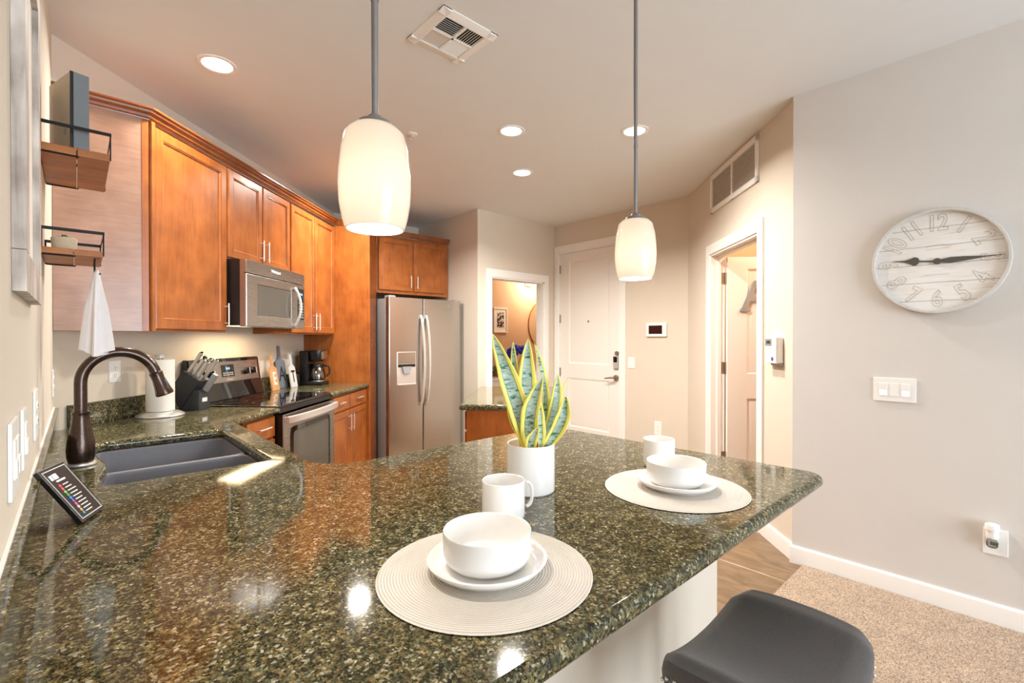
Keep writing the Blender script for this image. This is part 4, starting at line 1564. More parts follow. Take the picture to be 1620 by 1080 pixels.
MX1, MY1, MX2, MY2 = 0.578, 0.706, 1.310, 0.712
placemat(MX1, MY1, 'round woven cream placemat nearest the camera', 10)
placemat(MX2, MY2, 'round woven cream placemat at the far end of the bar', 70)
plate(MX1 + 0.004, MY1, 'white plate under the bowl on the near placemat')
plate(MX2 + 0.012, MY2, 'white plate under the bowl on the far placemat')
bowl_thing(MX1 + 0.006, MY1 + 0.002, 'white straight-sided bowl on the near placemat')
bowl_thing(MX2 + 0.013, MY2 + 0.004, 'white straight-sided bowl on the far placemat')
mug(0.783, 0.886, 'white mug with its handle showing, beside the snake plant pot', -22)
mug(1.508, 0.880, 'white mug half hidden behind the far bowl', 40)

# snake plant
PX, PY = 0.985, 0.993
t = thing('snake_plant', 'variegated snake plant in a white cylinder pot on the bar', 'plant', (PX, PY, ZT), 0)
MB().lathe([(0, 0.0), (0.066, 0.0), (0.070, 0.004), (0.0705, 0.02), (0.0705, 0.139), (0.0695, 0.1408), (0.065, 0.139), (0.0645, 0.118), (0, 0.118)], seg=64).build('pot', M['ceramic'], t)
MB().lathe([(0, 0.119), (0.0645, 0.119), (0.0645, 0.1215), (0.03, 0.1235), (0, 0.124)], seg=40).build('potting_soil', M['soil'], t)
CF = Vector((0.6757, 0.7372, 0))     # away from the viewer's side of the bar
CR = Vector((0.7372, -0.6757, 0))


def snake_leaf(base, tip, width, depth0=0.0, depth1=0.0, curl=0.25, bend=0.0, twist=0.0, pw=0.75):
    """base/tip: (right, up) metres from the pot axis/rim; depth: metres away"""
    zb = 0.121
    n, mseg = 26, 8
    bm = bmesh.new()
    uvl = bm.loops.layers.uv.new('UVMap')
    B = CR * base[0] + CF * depth0 + Vector((0, 0, zb + base[1]))
    T = CR * tip[0] + CF * depth1 + Vector((0, 0, zb + tip[1]))
    ax = (T - B)
    rows = []
    tw0 = twist
    for i in range(n + 1):
        u = i / n
        side = CR * math.cos(tw0 * (1 - 0.3 * u)) + CF * math.sin(tw0 * (1 - 0.3 * u))
        nrm = CF * math.cos(tw0) - CR * math.sin(tw0)
        c = B + ax * u + CR * (bend * math.sin(math.pi * u))
        prof = (0.62 + 0.38 * math.sin(min(1, u / 0.45) * math.pi / 2)) * (max(0.0, 1 - max(0, (u - 0.42) / 0.58) ** 1.9)) ** pw
        w = max(0.0006, width * 0.5 * prof)
        row = []
        for k in range(mseg + 1):
            s = -1 + 2 * k / mseg
            edge = 0.06 * math.sin(u * 19 + (2 if s > 0 else 0)) * abs(s) ** 3
            p = c + side * (w * (s + edge * 0.6)) - nrm * (curl * w * s * s) + nrm * (0.10 * w * math.sin(u * 13) * s)
            row.append((bm.verts.new(p), k / mseg, u))
        rows.append(row)
    th = 0.0022
    for i in range(n):
        for k in range(mseg):
            q = [rows[i][k], rows[i][k + 1], rows[i + 1][k + 1], rows[i + 1][k]]
            f = bm.faces.new([v[0] for v in q])
            for lp, v in zip(f.loops, q):
                lp[uvl].uv = (v[1], v[2])
    bmesh.ops.recalc_face_normals(bm, faces=bm.faces[:])
    bmesh.ops.solidify(bm, geom=bm.faces[:], thickness=th)
    me = bpy.data.meshes.new('leaf')
    bm.to_mesh(me)
    bm.free()
    me.materials.append(M['snake_leaf'])
    for p in me.polygons:
        p.use_smooth = True
    o = bpy.data.objects.new('leaf', me)
    COL.objects.link(o)
    o.parent = t
    return o


snake_leaf((-0.004, 0.0), (-0.112, 0.340), 0.066, 0.0, 0.0, 0.30, 0.006, 0.05)          # tall left leaf
snake_leaf((0.012, 0.0), (-0.006, 0.325), 0.062, 0.03, 0.05, 0.30, -0.012, 0.1)         # tall middle leaf
snake_leaf((-0.02, 0.0), (-0.052, 0.315), 0.036, 0.04, 0.06, 0.3, -0.004, -0.3)         # small leaf behind
snake_leaf((0.002, 0.0), (0.032, 0.212), 0.052, -0.015, -0.02, 0.45, -0.018, -0.25)      # front curled leaf
snake_leaf((0.028, 0.0), (0.012, 0.312), 0.036, 0.045, 0.05, 0.5, 0.022, 0.9)           # thin yellow leaf behind
snake_leaf((0.034, 0.0), (0.082, 0.218), 0.044, 0.015, 0.03, 0.40, 0.012, 0.25)          # right leaf
snake_leaf((0.040, 0.0), (0.103, 0.158), 0.048, -0.01, -0.005, 0.5, 0.016, -0.1)         # right front leaf
snake_leaf((0.026, 0.0), (0.024, 0.150), 0.030, -0.02, -0.02, 0.6, 0.0, 0.5)             # short front stem
snake_leaf((0.0, 0.0), (0.020, 0.072), 0.032, -0.035, -0.045, 0.5, -0.008, -0.2)         # small front leaf
snake_leaf((-0.008, 0.0), (-0.068, 0.170), 0.034, 0.01, 0.02, 0.6, -0.018, 0.7)          # low left leaf
snake_leaf((0.04, 0.0), (0.116, 0.208), 0.016, 0.03, 0.05, 0.6, -0.01, 1.1)              # thin curved leaf right

# tilted card box leaning on the backsplash
A0 = Vector((0.0099, 1.531, ZT + 0.0068))
A1 = Vector((0.0533, 1.631, ZT + 0.0068))
ex = (A1 - A0).normalized()
up0 = Vector((-0.0789, 0.035, 0.128))
ez = (up0 - ex * up0.dot(ex)).normalized()
ey = ez.cross(ex)
bw, bh, bt = (A1 - A0).length, 0.154, 0.012
mtx = Matrix((ex, ey, ez)).transposed().to_4x4()
mtx.translation = A0
t = thing('marker_box', 'black boxed marker set with coloured dots, leaning on the backsplash by the faucet', 'box', A0)
rel = Matrix.Translation(-A0) @ mtx
MB().box(0, bw, 0.001, bt, 0, bh, 0.0015, mat=rel).build('box_body', M['black'], t)
w_ = M['plastic']
mb = MB()
for k in range(34):
    z = 0.008 + k * (bh - 0.016) / 33
    for x in (0.008, bw - 0.008):
        mb.box(x - 0.0011, x + 0.0011, -0.0002, 0.002, z - 0.0013, z + 0.0013, mat=rel)
for k in range(23):
    x = 0.008 + k * (bw - 0.016) / 22
    for z in (0.008, bh - 0.008):
        mb.box(x - 0.0013, x + 0.0013, -0.0002, 0.002, z - 0.0011, z + 0.0011, mat=rel)
o = mb.build('dotted_border', w_, t)
mb = MB()
rgn = [0.022, 0.026, 0.034, 0.03, 0.036, 0.028, 0.034, 0.03, 0.032, 0.027]
for k in range(10):
    z = bh - 0.052 - k * 0.0092
    mb.box(0.040, 0.040 + rgn[k], -0.0002, 0.002, z - 0.0013, z + 0.0013, mat=rel)
mb.build('printed_lines', w_, t)
mb = MB()
mb.box(0.018, 0.028, -0.0002, 0.002, bh - 0.034, bh - 0.02, 0.0008, mat=rel).box(0.031, 0.048, -0.0002, 0.002, bh - 0.034, bh - 0.019, 0.0008, mat=rel).box(0.03, 0.066, -0.0002, 0.002, bh - 0.042, bh - 0.037, 0.0008, mat=rel)
mb.build('title_print', w_, t)
dots = [(226, 70, 84), (232, 84, 88), (150, 190, 70), (44, 160, 100), (56, 132, 214), (120, 84, 196), (226, 84, 122), (226, 190, 200), (226, 160, 60), (40, 150, 196)]
for k, c in enumerate(dots):
    z = bh - 0.052 - k * 0.0092
    mb = MB().cyl((0.028, 0.002, z), (0.028, -0.0004, z), 0.0042, 16)
    bmesh.ops.transform(mb.bm, matrix=rel, verts=mb.bm.verts)
    mb.build('color_dot', simple('dot_%02d' % k, lin(*c), 0.5, noise=0.02), t)
mb = MB().box(0.001, bw - 0.001, 0.002, bt - 0.001, bh - 0.001, bh + 0.0012, mat=rel)
e1 = mb.build('end_flap', M['lcd'], t)
mb = MB()
for a, b_ in ((0.10, 0.14), ):
    mb.box(bw - 0.001, bw + 0.0008, 0.003, bt - 0.003, a, b_, 0.0004, mat=rel)
mb.build('side_print', M['pink_card'], t)
mb = MB()
for a, b_ in ((0.04, 0.06), (0.065, 0.09)):
    mb.box(bw - 0.001, bw + 0.0008, 0.003, bt - 0.003, a, b_, 0.0004, mat=rel)
mb.build('side_lettering', w_, t)

# ------------------------------------------------------------------ on the range-wall counter
PT = wq(2.66, 2.157)
t = thing('paper_towel_holder', 'steel paper towel holder with a full white roll beside the knife block', 'paper towel holder', (PT.x, PT.y, ZT))
MB().lathe([(0, 0), (0.116, 0), (0.119, 0.004), (0.117, 0.009), (0.100, 0.020), (0.080, 0.027), (0.05, 0.029), (0, 0.029)], seg=56).build('base', M['chrome'], t)
MB().cyl((0, 0, 0.02), (0, 0, 0.345), 0.008).lathe([(0, 0.328), (0.012, 0.328), (0.027, 0.334), (0.028, 0.340), (0.022, 0.345), (0.027, 0.352), (0.028, 0.358), (0.0, 0.360)], seg=28).build('rod', M['chrome'], t)
rl = MB().lathe([(0.018, 0.0295), (0.068, 0.0295), (0.0695, 0.033), (0.0695, 0.322), (0.068, 0.325), (0.018, 0.325)], seg=48, close=True).build('paper_roll', M['paper'], t)
rl['label'] = 'white paper roll'

KB = wq(2.86, QW)       # local frame: x along the wall, y into the wall
t = thing('knife_block', 'dark grey slanted knife block in front of the range panel', 'knife block', (KB.x, KB.y, ZT), 45)
def kq(q):
    return q - QW
P1, P2, P3, P4 = (kq(2.196), 0.0), (kq(2.068), 0.183), (kq(2.178), 0.246), (kq(2.262), 0.128)
MB().prism([P1, P2, P3, P4], 0.0, 0.105, 'x', 0.003).build('block', M['dark_grey'], t)
MB().prism([(P1[0] - 0.003, 0.0), (kq(2.072), 0.0), (kq(2.072), 0.124), (P1[0] - 0.003 + (P2[0] - P1[0]) * 0.69, 0.183 * 0.69)], 0.0, 0.105, 'x', 0.003).build('front_wedge', M['dark_grey'], t)
MB().box(0.03, 0.075, kq(2.0705), kq(2.0725), 0.05, 0.075).build('label', M['sign_white'], t)
ax = Vector((0, P2[0] - P1[0], P2[1] - P1[1])).normalized()
top = Vector((0, P2[0] - P3[0], P2[1] - P3[1]))


def knife(lx, f, length, label, mat='steel', r=0.0115, group='knives standing in the knife block'):
    base = Vector((lx, P3[0], P3[1])) + top * f
    o = KB + Vector((0, 0, ZT))
    t = thing('kitchen_knife', label, 'knife', (o.x, o.y, o.z), 45, group)
    p = [base - ax * 0.001, base + ax * 0.02, base + ax * (length * 0.6), base + ax * length]
    MB().tube(p, [r * 0.8, r, r * 0.85, r * 1.1], 12).build('handle', M[mat], t)
    c = base + ax * (length + 0.001)
    MB().sphere(tuple(c), r * 1.05, 12, (0.9, 0.9, 0.5)).build('pommel', M['black'] if mat == 'chrome' else M['chrome'], t)
    return t


knife(0.030, 0.16, 0.150, 'steel-handled knife in the block, rearmost and leaning furthest left', 'chrome')
knife(0.074, 0.24, 0.125, 'black-ended knife in the block, second from the wall side', 'black', 0.012)
knife(0.030, 0.42, 0.122, 'steel-handled knife in the block, third handle from the left', 'chrome')
knife(0.074, 0.52, 0.128, 'steel-handled knife in the block, fourth handle from the left', 'chrome')
knife(0.030, 0.66, 0.120, 'steel-handled knife in the block, fifth handle from the left', 'chrome')
knife(0.074, 0.80, 0.142, 'steel-handled knife in the block, the one nearest the room', 'chrome')
o = KB + Vector((0, 0, ZT))
t = thing('sharpening_steel', 'pale flat-handled tool in the front slot of the knife block', 'kitchen tool', (o.x, o.y, o.z), 45)
b0 = Vector((0.052, kq(2.072) - 0.004, 0.118))
MB().box(-0.014, 0.014, -0.016, 0.016, 0.0, 0.125, 0.006, mat=Matrix.Translation(b0) @ Matrix.Rotation(R(34), 4, 'X')).build('handle', M['lcd'], t)


def board(w, q, hgt, wid, handle, mat, letter, lmat, label, lean=8, hmat=None, serif=False, small=None):
    p = wq(w, q, ZT)
    t = thing('cutting_board', label, 'cutting board', p, 45, 'paddle cutting boards with letters')
    m = Matrix.Rotation(-R(lean), 4, 'X')
    th = 0.014
    z1 = hgt - handle
    pts = [(-wid / 2, 0.0), (wid / 2, 0.0), (wid / 2, z1 - 0.03), (wid / 2 - 0.012, z1 - 0.008), (wid * 0.2, z1), (0.016, z1 + 0.015), (-0.016, z1 + 0.015), (-wid * 0.2, z1), (-wid / 2 + 0.012, z1 - 0.008), (-wid / 2, z1 - 0.03)]
    MB().prism(pts, 0, th, 'y', 0.002, mat=m).build('board', mat, t)
    MB().prism([(-0.015, z1 + 0.012), (0.015, z1 + 0.012), (0.013, z1 + 0.05), (0.016, hgt - 0.01), (0.008, hgt), (-0.008, hgt), (-0.016, hgt - 0.01), (-0.013, z1 + 0.05)], 0.0005, th - 0.0005, 'y', 0.002, mat=m).build('handle', hmat or mat, t)
    o = text('letter', letter, z1 * 0.74, lmat, None, (0, 0, 0), extrude=0.0008, offset=0.003 if not serif else 0.0)
    o.data.transform(m @ Matrix.Translation((0, -0.0006, z1 * 0.47)) @ Matrix.Diagonal((0.72 if not serif else 0.8, 1, 1, 1)))
    o.parent = t
    return t


board(4.012, 2.212, 0.315, 0.112, 0.105, M['light_wood'], 'E', M['sign_white'], 'tan wooden paddle board with a white letter E', 9)
board(4.215, 2.262, 0.385, 0.150, 0.125, M['slate'], 'A', M['ink'], 'slate grey paddle board with a dark letter A, behind the others', 6, serif=True)
board(4.292, 2.192, 0.305, 0.108, 0.100, M['sign_white'], 'T', M['ink'], 'white paddle board with a black letter T', 9)

# coffee maker
p = wq(4.54, 2.14, ZT)
t = thing('coffee_maker', 'black drip coffee maker with a glass carafe beside the tall maple panel', 'coffee maker', p, 45)
MB().box(-0.09, 0.09, -0.125, 0.10, 0.0, 0.035, 0.01).build('base', M['black'], t)
MB().box(-0.088, 0.088, 0.01, 0.10, 0.03, 0.33, 0.012).build('water_tank', M['black'], t)
MB().lathe([(0, 0.225), (0.055, 0.225), (0.075, 0.25), (0.08, 0.325), (0.075, 0.335), (0, 0.335)], c=(0.0, -0.04, 0), seg=36).build('filter_basket', M['black'], t)
bnd = MB().box(-0.05, 0.05, -0.124, -0.10, 0.245, 0.325, 0.006).build('front_badge', M['steel'], t)
MB().lathe([(0, 0.036), (0.062, 0.036), (0.062, 0.042), (0, 0.042)], c=(0, -0.045, 0), seg=36).build('warming_plate', M['chrome'], t)
MB().lathe([(0, 0.043), (0.058, 0.043), (0.072, 0.06), (0.074, 0.10), (0.062, 0.145), (0.050, 0.168), (0.047, 0.168), (0.059, 0.143), (0.071, 0.10), (0.069, 0.062), (0.056, 0.046), (0, 0.046)], c=(0, -0.045, 0), seg=40).build('carafe', M['carafe_glass'], t)
MB().lathe([(0.044, 0.164), (0.054, 0.164), (0.056, 0.178), (0.052, 0.20), (0.0, 0.205), (0.0, 0.172)], c=(0, -0.045, 0), seg=36).build('carafe_collar', M['black'], t)
MB().tube([(0.02, -0.098, 0.185), (0.03, -0.135, 0.183), (0.034, -0.150, 0.16), (0.032, -0.148, 0.11), (0.022, -0.122, 0.075)], [0.009, 0.010, 0.010, 0.009, 0.007], 12).build('carafe_handle', M['black'], t)
p = wq(4.40, 2.24, ZT)
solo('canister', MB().lathe([(0, 0), (0.036, 0), (0.038, 0.006), (0.038, 0.105), (0.034, 0.112), (0.0, 0.114)], seg=32), M['black'], 'small black canister between the white T board and the coffee maker', 'canister', p)

# ------------------------------------------------------------------ wall plates, switches
def plate_thing(name, label, cat, loc_, rot, w, h, group=None, th=0.006):
    t = thing(name, label, cat, loc_, rot, group)
    MB().box(-w / 2, w / 2, -th, 0, -h / 2, h / 2, 0.002).build('cover_plate', M['plastic'], t)
    return t


def add_receptacle(t, x=0.0, zs=(-0.02, 0.02)):
    for z in zs:
        r_ = MB().prism([(x + 0.017 * math.cos(R(a)) * 1.0, z + 0.0145 * math.sin(R(a))) for a in range(0, 360, 20)], -0.0078, -0.004, 'y').build('receptacle', M['plastic'], t)
        mb = MB()
        for dx in (-0.006, 0.006):
            mb.box(x + dx - 0.001, x + dx + 0.001, -0.0082, -0.007, z - 0.001, z + 0.006)
        mb.cyl((x, -0.0082, z - 0.008), (x, -0.007, z - 0.008), 0.0022, 10)
        mb.build('slots', M['slot_dark'], r_)


def add_rocker(t, x=0.0, w=0.033, h=0.066):
    mb = MB()
    mb.box(x - w / 2, x + w / 2, -0.0085, -0.004, -h / 2, h / 2, 0.0012)
    mb.box(x - w / 2 + 0.0015, x + w / 2 - 0.0015, -0.0105, -0.008, -h / 2 + 0.002, -h * 0.02, 0.0008)
    o = mb.build('rocker', M['plastic'], t)
    return o


zc = 1.178
t = plate_thing('power_outlet', 'white duplex outlet on the range wall under the towel, left of the paper roll', 'outlet', wq(2.534, QW, zc), 45, 0.072, 0.118)
add_receptacle(t)
t = plate_thing('power_outlet', 'white outlet on the range wall behind the coffee maker', 'outlet', wq(4.435, QW, 1.17), 45, 0.072, 0.118)
add_receptacle(t)
t = plate_thing('light_switch', 'white switch plate on the left wall, nearest to the camera', 'light switch', (LW, 1.19, 1.155), 90, 0.118, 0.13)
add_rocker(t, -0.023)
add_rocker(t, 0.023)
t = plate_thing('light_switch', 'white single-rocker switch plate, middle of the three on the left wall', 'light switch', (LW, 1.405, 1.155), 90, 0.074, 0.122)
add_rocker(t)
t = plate_thing('power_outlet', 'white outlet plate on the left wall, closest to the faucet', 'outlet', (LW, 1.79, 1.16), 90, 0.10, 0.13)
add_receptacle(t)
t = plate_thing('power_outlet', 'white plate at the far corner end of the left wall', 'outlet', (LW, 3.03, 1.155), 90, 0.074, 0.122)
add_receptacle(t)

t = thing('dimmer_switch', 'white wall plate with two small lit squares, below the clock', 'light switch', (RW, 0.487, 1.088), -90)
MB().box(-0.09, 0.09, -0.007, 0, -0.063, 0.063, 0.003).build('cover_plate', M['plastic'], t)
for x in (-0.047, 0.047):
    o = MB().box(x - 0.018, x + 0.018, -0.0095, -0.005, -0.034, 0.034, 0.0015).build('paddle', M['plastic'], t)
    MB().box(x - 0.014, x + 0.014, -0.0102, -0.009, -0.030, -0.003, 0.0006).build('night_light', M['night_light'], o)
MB().box(-0.018, 0.018, -0.0085, -0.005, -0.034, 0.034, 0.0012).build('blank_insert', M['plastic'], t)

t = thing('power_outlet', 'white outlet plate low on the pale wall beyond the stool', 'outlet', (RW, 0.106, 0.397), -90)
MB().box(-0.042, 0.042, -0.007, 0, -0.062, 0.062, 0.003).build('cover_plate', M['plastic'], t)
add_receptacle(t, 0.0, (-0.022, 0.022))
t = thing('air_freshener', 'white plug-in air freshener in the low outlet on the pale wall', 'air freshener', (RW - 0.0085, 0.116, 0.405), -90)
MB().lathe([(0, 0.0), (0.018, 0.0), (0.022, 0.006), (0.022, 0.04), (0, 0.04)], c=(0, -0.026, 0.015), seg=28).build('warmer', M['plastic'], t)
MB().lathe([(0, 0.0), (0.026, 0.0), (0.027, 0.01), (0.025, 0.026), (0.020, 0.029), (0, 0.029)], c=(0, -0.028, 0.055), seg=28).build('diffuser_cap', M['plastic'], t)
MB().lathe([(0, -0.03), (0.014, -0.03), (0.02, -0.024), (0.022, -0.004), (0.014, 0.010), (0, 0.014)], c=(0, -0.026, 0.002), seg=24).build('oil_bottle', M['carafe_glass'], t)
MB().box(-0.006, 0.02, -0.045, -0.040, -0.012, 0.004, 0.001).build('oil_label', M['green_leaf'], t)
MB().box(-0.014, 0.014, -0.02, -0.001, -0.012, 0.03, 0.003).build('plug', M['plastic'], t)

# entry wall
t = thing('thermostat', 'white smart thermostat with a dark screen, right of the entry door', 'thermostat', (XE, 2.736, 1.457), -90)
MB().box(-0.122, 0.122, -0.024, 0, -0.075, 0.075, 0.008).build('housing', M['plastic'], t)
MB().box(-0.088, 0.074, -0.0255, -0.022, -0.045, 0.047, 0.001).build('screen', M['screen'], t)
t = plate_thing('light_switch', 'white rocker switch beside the entry door lock, under the thermostat', 'light switch', (XE, 3.055, 1.087), -90, 0.088, 0.125)
add_rocker(t, 0, 0.04, 0.075)
t = plate_thing('power_outlet', 'white outlet low on the entry wall, just above the far mug', 'outlet', (XE, 2.72, 0.39), -90, 0.085, 0.15)
add_receptacle(t)

# alarm keypad on the hall wall
t = thing('alarm_keypad', 'white box controller with a small display on the wall right of the open door', 'controller', wq(3.098, QH, 1.285), -135)
MB().box(-0.150, 0.0, -0.05, -0.002, -0.085, 0.085, 0.008).build('housing', M['plastic'], t)
MB().box(-0.10, 0.0, -0.035, -0.001, -0.098, -0.075, 0.006).build('connector_base', M['plastic_grey'], t)
sc = MB().box(-0.138, -0.055, -0.0525, -0.048, 0.03, 0.075, 0.001).build('display', M['lcd'], t)
text('display_digits', '1888', 0.03, M['ink'], sc, (-0.096, -0.0532, 0.052))
for k, wd in enumerate((0.07, 0.07, 0.045, 0.07, 0.05)):
    MB().box(-0.135, -0.135 + wd, -0.0506, -0.0495, 0.012 - k * 0.014, 0.0155 - k * 0.014).build('printed_line', M['faint_ink'], t)
MB().cyl((-0.045, -0.0495, -0.055), (-0.045, -0.0525, -0.055), 0.013, 20).build('button', simple('violet_button', lin(74, 62, 150), 0.4, noise=0.05), t)

# grey letter hung on the open door
lt = thing('letter_sign', 'grey metal letter A hanging on the open door', 'letter sign', wq(HW1 - 0.0585, QH - 0.372, 1.60), -45)
o = text('letter', 'A', 0.36, M['plastic_grey'], lt, (0.0, -0.008, 0.13), extrude=0.006, offset=0.004)
MB().box(-0.14, -0.05, -0.014, -0.001, 0.0, 0.024, 0.002).box(0.05, 0.14, -0.014, -0.001, 0.0, 0.024, 0.002).build('serifs', M['plastic_grey'], lt)

# ------------------------------------------------------------------ clock on the right wall
CKZ, CKY, CKR = 1.749, 0.316, 0.263
t = thing('round_clock', 'large round whitewashed plank wall clock on the pale wall', 'clock', (RW, CKY, CKZ), -90)
RXm = Matrix.Rotation(R(90), 4, 'X')
MB().lathe([(CKR - 0.016, 0.012), (CKR - 0.016, 0.040), (CKR - 0.012, 0.046), (CKR - 0.004, 0.046), (CKR, 0.040), (CKR, 0.0005), (CKR - 0.010, 0.0005)], seg=96, mat=RXm, close=True).build('rim', M['clock_rim'], t)
dial = MB().lathe([(0, 0.0005), (CKR - 0.010, 0.0005), (CKR - 0.010, 0.018), (0, 0.018)], seg=96, mat=RXm).build('dial', M['clock_face'], t)


def outline_text(s, size, x, z, rotdeg, parent):
    c = bpy.data.curves.new('n', 'FONT')
    c.body = s
    c.size = size
    c.align_x = 'CENTER'
    c.align_y = 'CENTER'
    c.fill_mode = 'NONE'
    c.bevel_depth = 0.0011
    c.bevel_resolution = 1
    c.offset = 0.002
    o = bpy.data.objects.new('n', c)
    COL.objects.link(o)
    dg = bpy.context.evaluated_depsgraph_get()
    dg.update()
    me = bpy.data.meshes.new_from_object(o.evaluated_get(dg))
    bpy.data.objects.remove(o)
    me.materials.clear()
    me.materials.append(M['faint_ink'])
    me.transform(Matrix.Translation((x, -0.0183, z)) @ Matrix.Rotation(R(rotdeg), 4, 'Y') @ RXm @ Matrix.Diagonal((0.85, 1.15, 1, 1)))
    o2 = bpy.data.objects.new('numeral', me)
    COL.objects.link(o2)
    o2.parent = parent


for h in range(1, 13):
    a = R(90 - 30 * h)
    outline_text(str(h), 0.098, 0.190 * math.cos(a), 0.190 * math.sin(a), 30 * h if h not in (4, 5, 6, 7, 8) else 30 * h + 180, t)
for k, ch in enumerate('- - - - - - -'.split()):
    a = R(90 + (3 - k) * 9)
    text('dial_lettering', '~', 0.02, M['faint_ink'], t, (0.11 * math.cos(a) * 0.8, -0.0186, 0.02 + 0.065 * math.sin(a)), rot=(90, 0, 0))
MB().box(-0.045, 0.045, -0.0187, -0.0175, 0.062, 0.0635).build('dial_line', M['faint_ink'], t)
MB().box(-0.05, 0.045, -0.0187, -0.0175, -0.0675, -0.066).build('dial_line', M['faint_ink'], t)
# hands: hour towards nine, minute just past fourteen
def hand(pts, y0, y1, ang, name):
    mb = MB().prism(pts, y0, y1, 'y', mat=Matrix.Rotation(R(-ang), 4, 'Y'))
    return mb.build(name, M['clock_hand'], t)
hand([(0.0, -0.006), (0.05, -0.014), (0.10, -0.011), (0.17, -0.003), (0.235, -0.0012), (0.235, 0.0012), (0.17, 0.003), (0.10, 0.011), (0.05, 0.014), (0.0, 0.006)], -0.026, -0.024, 1.2, 'minute_hand')
hh = [(0.0, -0.004), (0.07, -0.004)]
hh += [(0.088 + 0.016 * math.cos(R(a)), -0.010 + 0.012 * math.sin(R(a))) for a in (190, 240, 290, 340)]
hh += [(0.13, -0.004), (0.178, -0.0012), (0.178, 0.0012), (0.13, 0.004)]
hh += [(0.088 + 0.016 * math.cos(R(a)), 0.010 + 0.012 * math.sin(R(a))) for a in (20, 70, 120, 170)]
hh += [(0.07, 0.004), (0.0, 0.004)]
hand(hh, -0.0235, -0.0215, 174, 'hour_hand')
MB().cyl((0, -0.018, 0), (0, -0.029, 0), 0.0155, 24).build('hub', M['clock_hand'], t)

# ------------------------------------------------------------------ left wall: frame, shelves, towel
t = thing('picture_frame', 'whitewashed wooden picture frame on the left wall, cut by the photo edge', 'picture frame', (LW, 1.217, 1.445), 90)
FWd, FHt, FTh = 0.477, 0.78, 0.0195
mb = MB()
mb.box(0, FWd, -FTh, 0, 0, 0.075, 0.0015).box(0, FWd, -FTh, 0, FHt - 0.075, FHt, 0.0015)
mb.box(0, 0.075, -FTh, 0, 0.0755, FHt - 0.0755, 0.0015).box(FWd - 0.075, FWd, -FTh, 0, 0.0755, FHt - 0.0755, 0.0015)
mb.build('frame', M['white_wash'], t)
MB().box(0.074, FWd - 0.074, -0.008, -0.001, 0.074, FHt - 0.074).build('picture', M['mat_board'], t)


def wall_shelf(label, y0, y1, x1, zb, th, rail_h):
    t = thing('floating_shelf', label, 'shelf', (LW, y0, zb), 90, 'rustic wire-railed wall shelves')
    L, D = y1 - y0, x1 - LW
    half = D * 0.52
    for a, b in ((-0.001, -half + 0.001), (-half - 0.001, -D)):
        MB().box(0, L, b, a, 0, th, 0.002).build('plank', M['shelf_wood'], t)
    r = 0.0026
    mb = MB()
    zt = rail_h
    # bracket frames at both ends and a flat rail round the three open sides
    for x in (0.004, L - 0.004):
        mb.tube([(x, -0.003, -0.003), (x, -0.003, zt)], r, 8)
        mb.tube([(x, -0.003, -0.003), (x, -D * 0.55, -0.003)], r, 8)
        mb.tube([(x, -D - 0.0015, 0.004), (x, -D - 0.0015, zt)], r * 0.8, 8)
    mb.box(-0.002, 0.002, -D - 0.003, 0.0, zt - 0.005, zt + 0.005)
    mb.box(L - 0.002, L + 0.002, -D - 0.003, 0.0, zt - 0.005, zt + 0.005)
    mb.box(-0.002, L + 0.002, -D - 0.004, -D - 0.001, zt - 0.005, zt + 0.005)
    mb.build('wire_rail', M['black_metal'], t)
    return t


S1Z, S2Z = 1.944, 1.633
wall_shelf('upper rustic wooden shelf with black rail, holding the grey-edged box', 2.056, 2.50, 0.083, S1Z, 0.024, 0.088)
s2 = wall_shelf('lower small rustic wooden shelf with black rail, holding a succulent', 2.108, 2.405, 0.066, S2Z, 0.020, 0.080)
# thing on the upper shelf
t = thing('storage_box', 'slim beige binder with a slate grey spine standing on the upper shelf', 'binder', (-0.013, 2.080, S1Z + 0.0245), 17)
MB().box(0.001, 0.047, 0.004, 0.185, 0, 0.250, 0.001).build('cover', M['beige_board'], t)
MB().box(0.008, 0.048, -0.001, 0.004, 0, 0.251, 0.001).build('spine', M['grey_edge'], t)
MB().box(0.0, 0.008, -0.001, 0.004, 0, 0.251, 0.001).build('spine_edge', M['black'], t)
MB().box(0.0002, 0.002, 0.035, 0.055, 0.055, 0.075).build('sticker', M['plastic_grey'], t)
# succulent on the lower shelf
t = thing('succulent', 'tiny dark succulent in a beige speckled pot on the lower shelf', 'plant', (-0.030, 2.215, S2Z + 0.020))
MB().lathe([(0, 0), (0.029, 0), (0.031, 0.004), (0.034, 0.046), (0.031, 0.048), (0.030, 0.040), (0, 0.040)], seg=32).build('pot', M['pot_beige'], t)
mb = MB()
random.seed(5)
for ring_, n_, tl_ in ((0.006, 5, 0.9), (0.014, 8, 0.55), (0.022, 11, 0.2)):
    for k in range(n_):
        a = 2 * math.pi * k / n_ + ring_ * 40
        c = Vector((math.cos(a), math.sin(a), 0))
        p0 = Vector((0, 0, 0.042)) + c * ring_ * 0.6
        p1 = p0 + (c * (1 - tl_) + Vector((0, 0, tl_))) * 0.020
        mb.tube([p0, (p0 + p1) / 2, p1], [0.003, 0.0052, 0.0008], 8)
mb.build('rosette', M['green_leaf'], t)
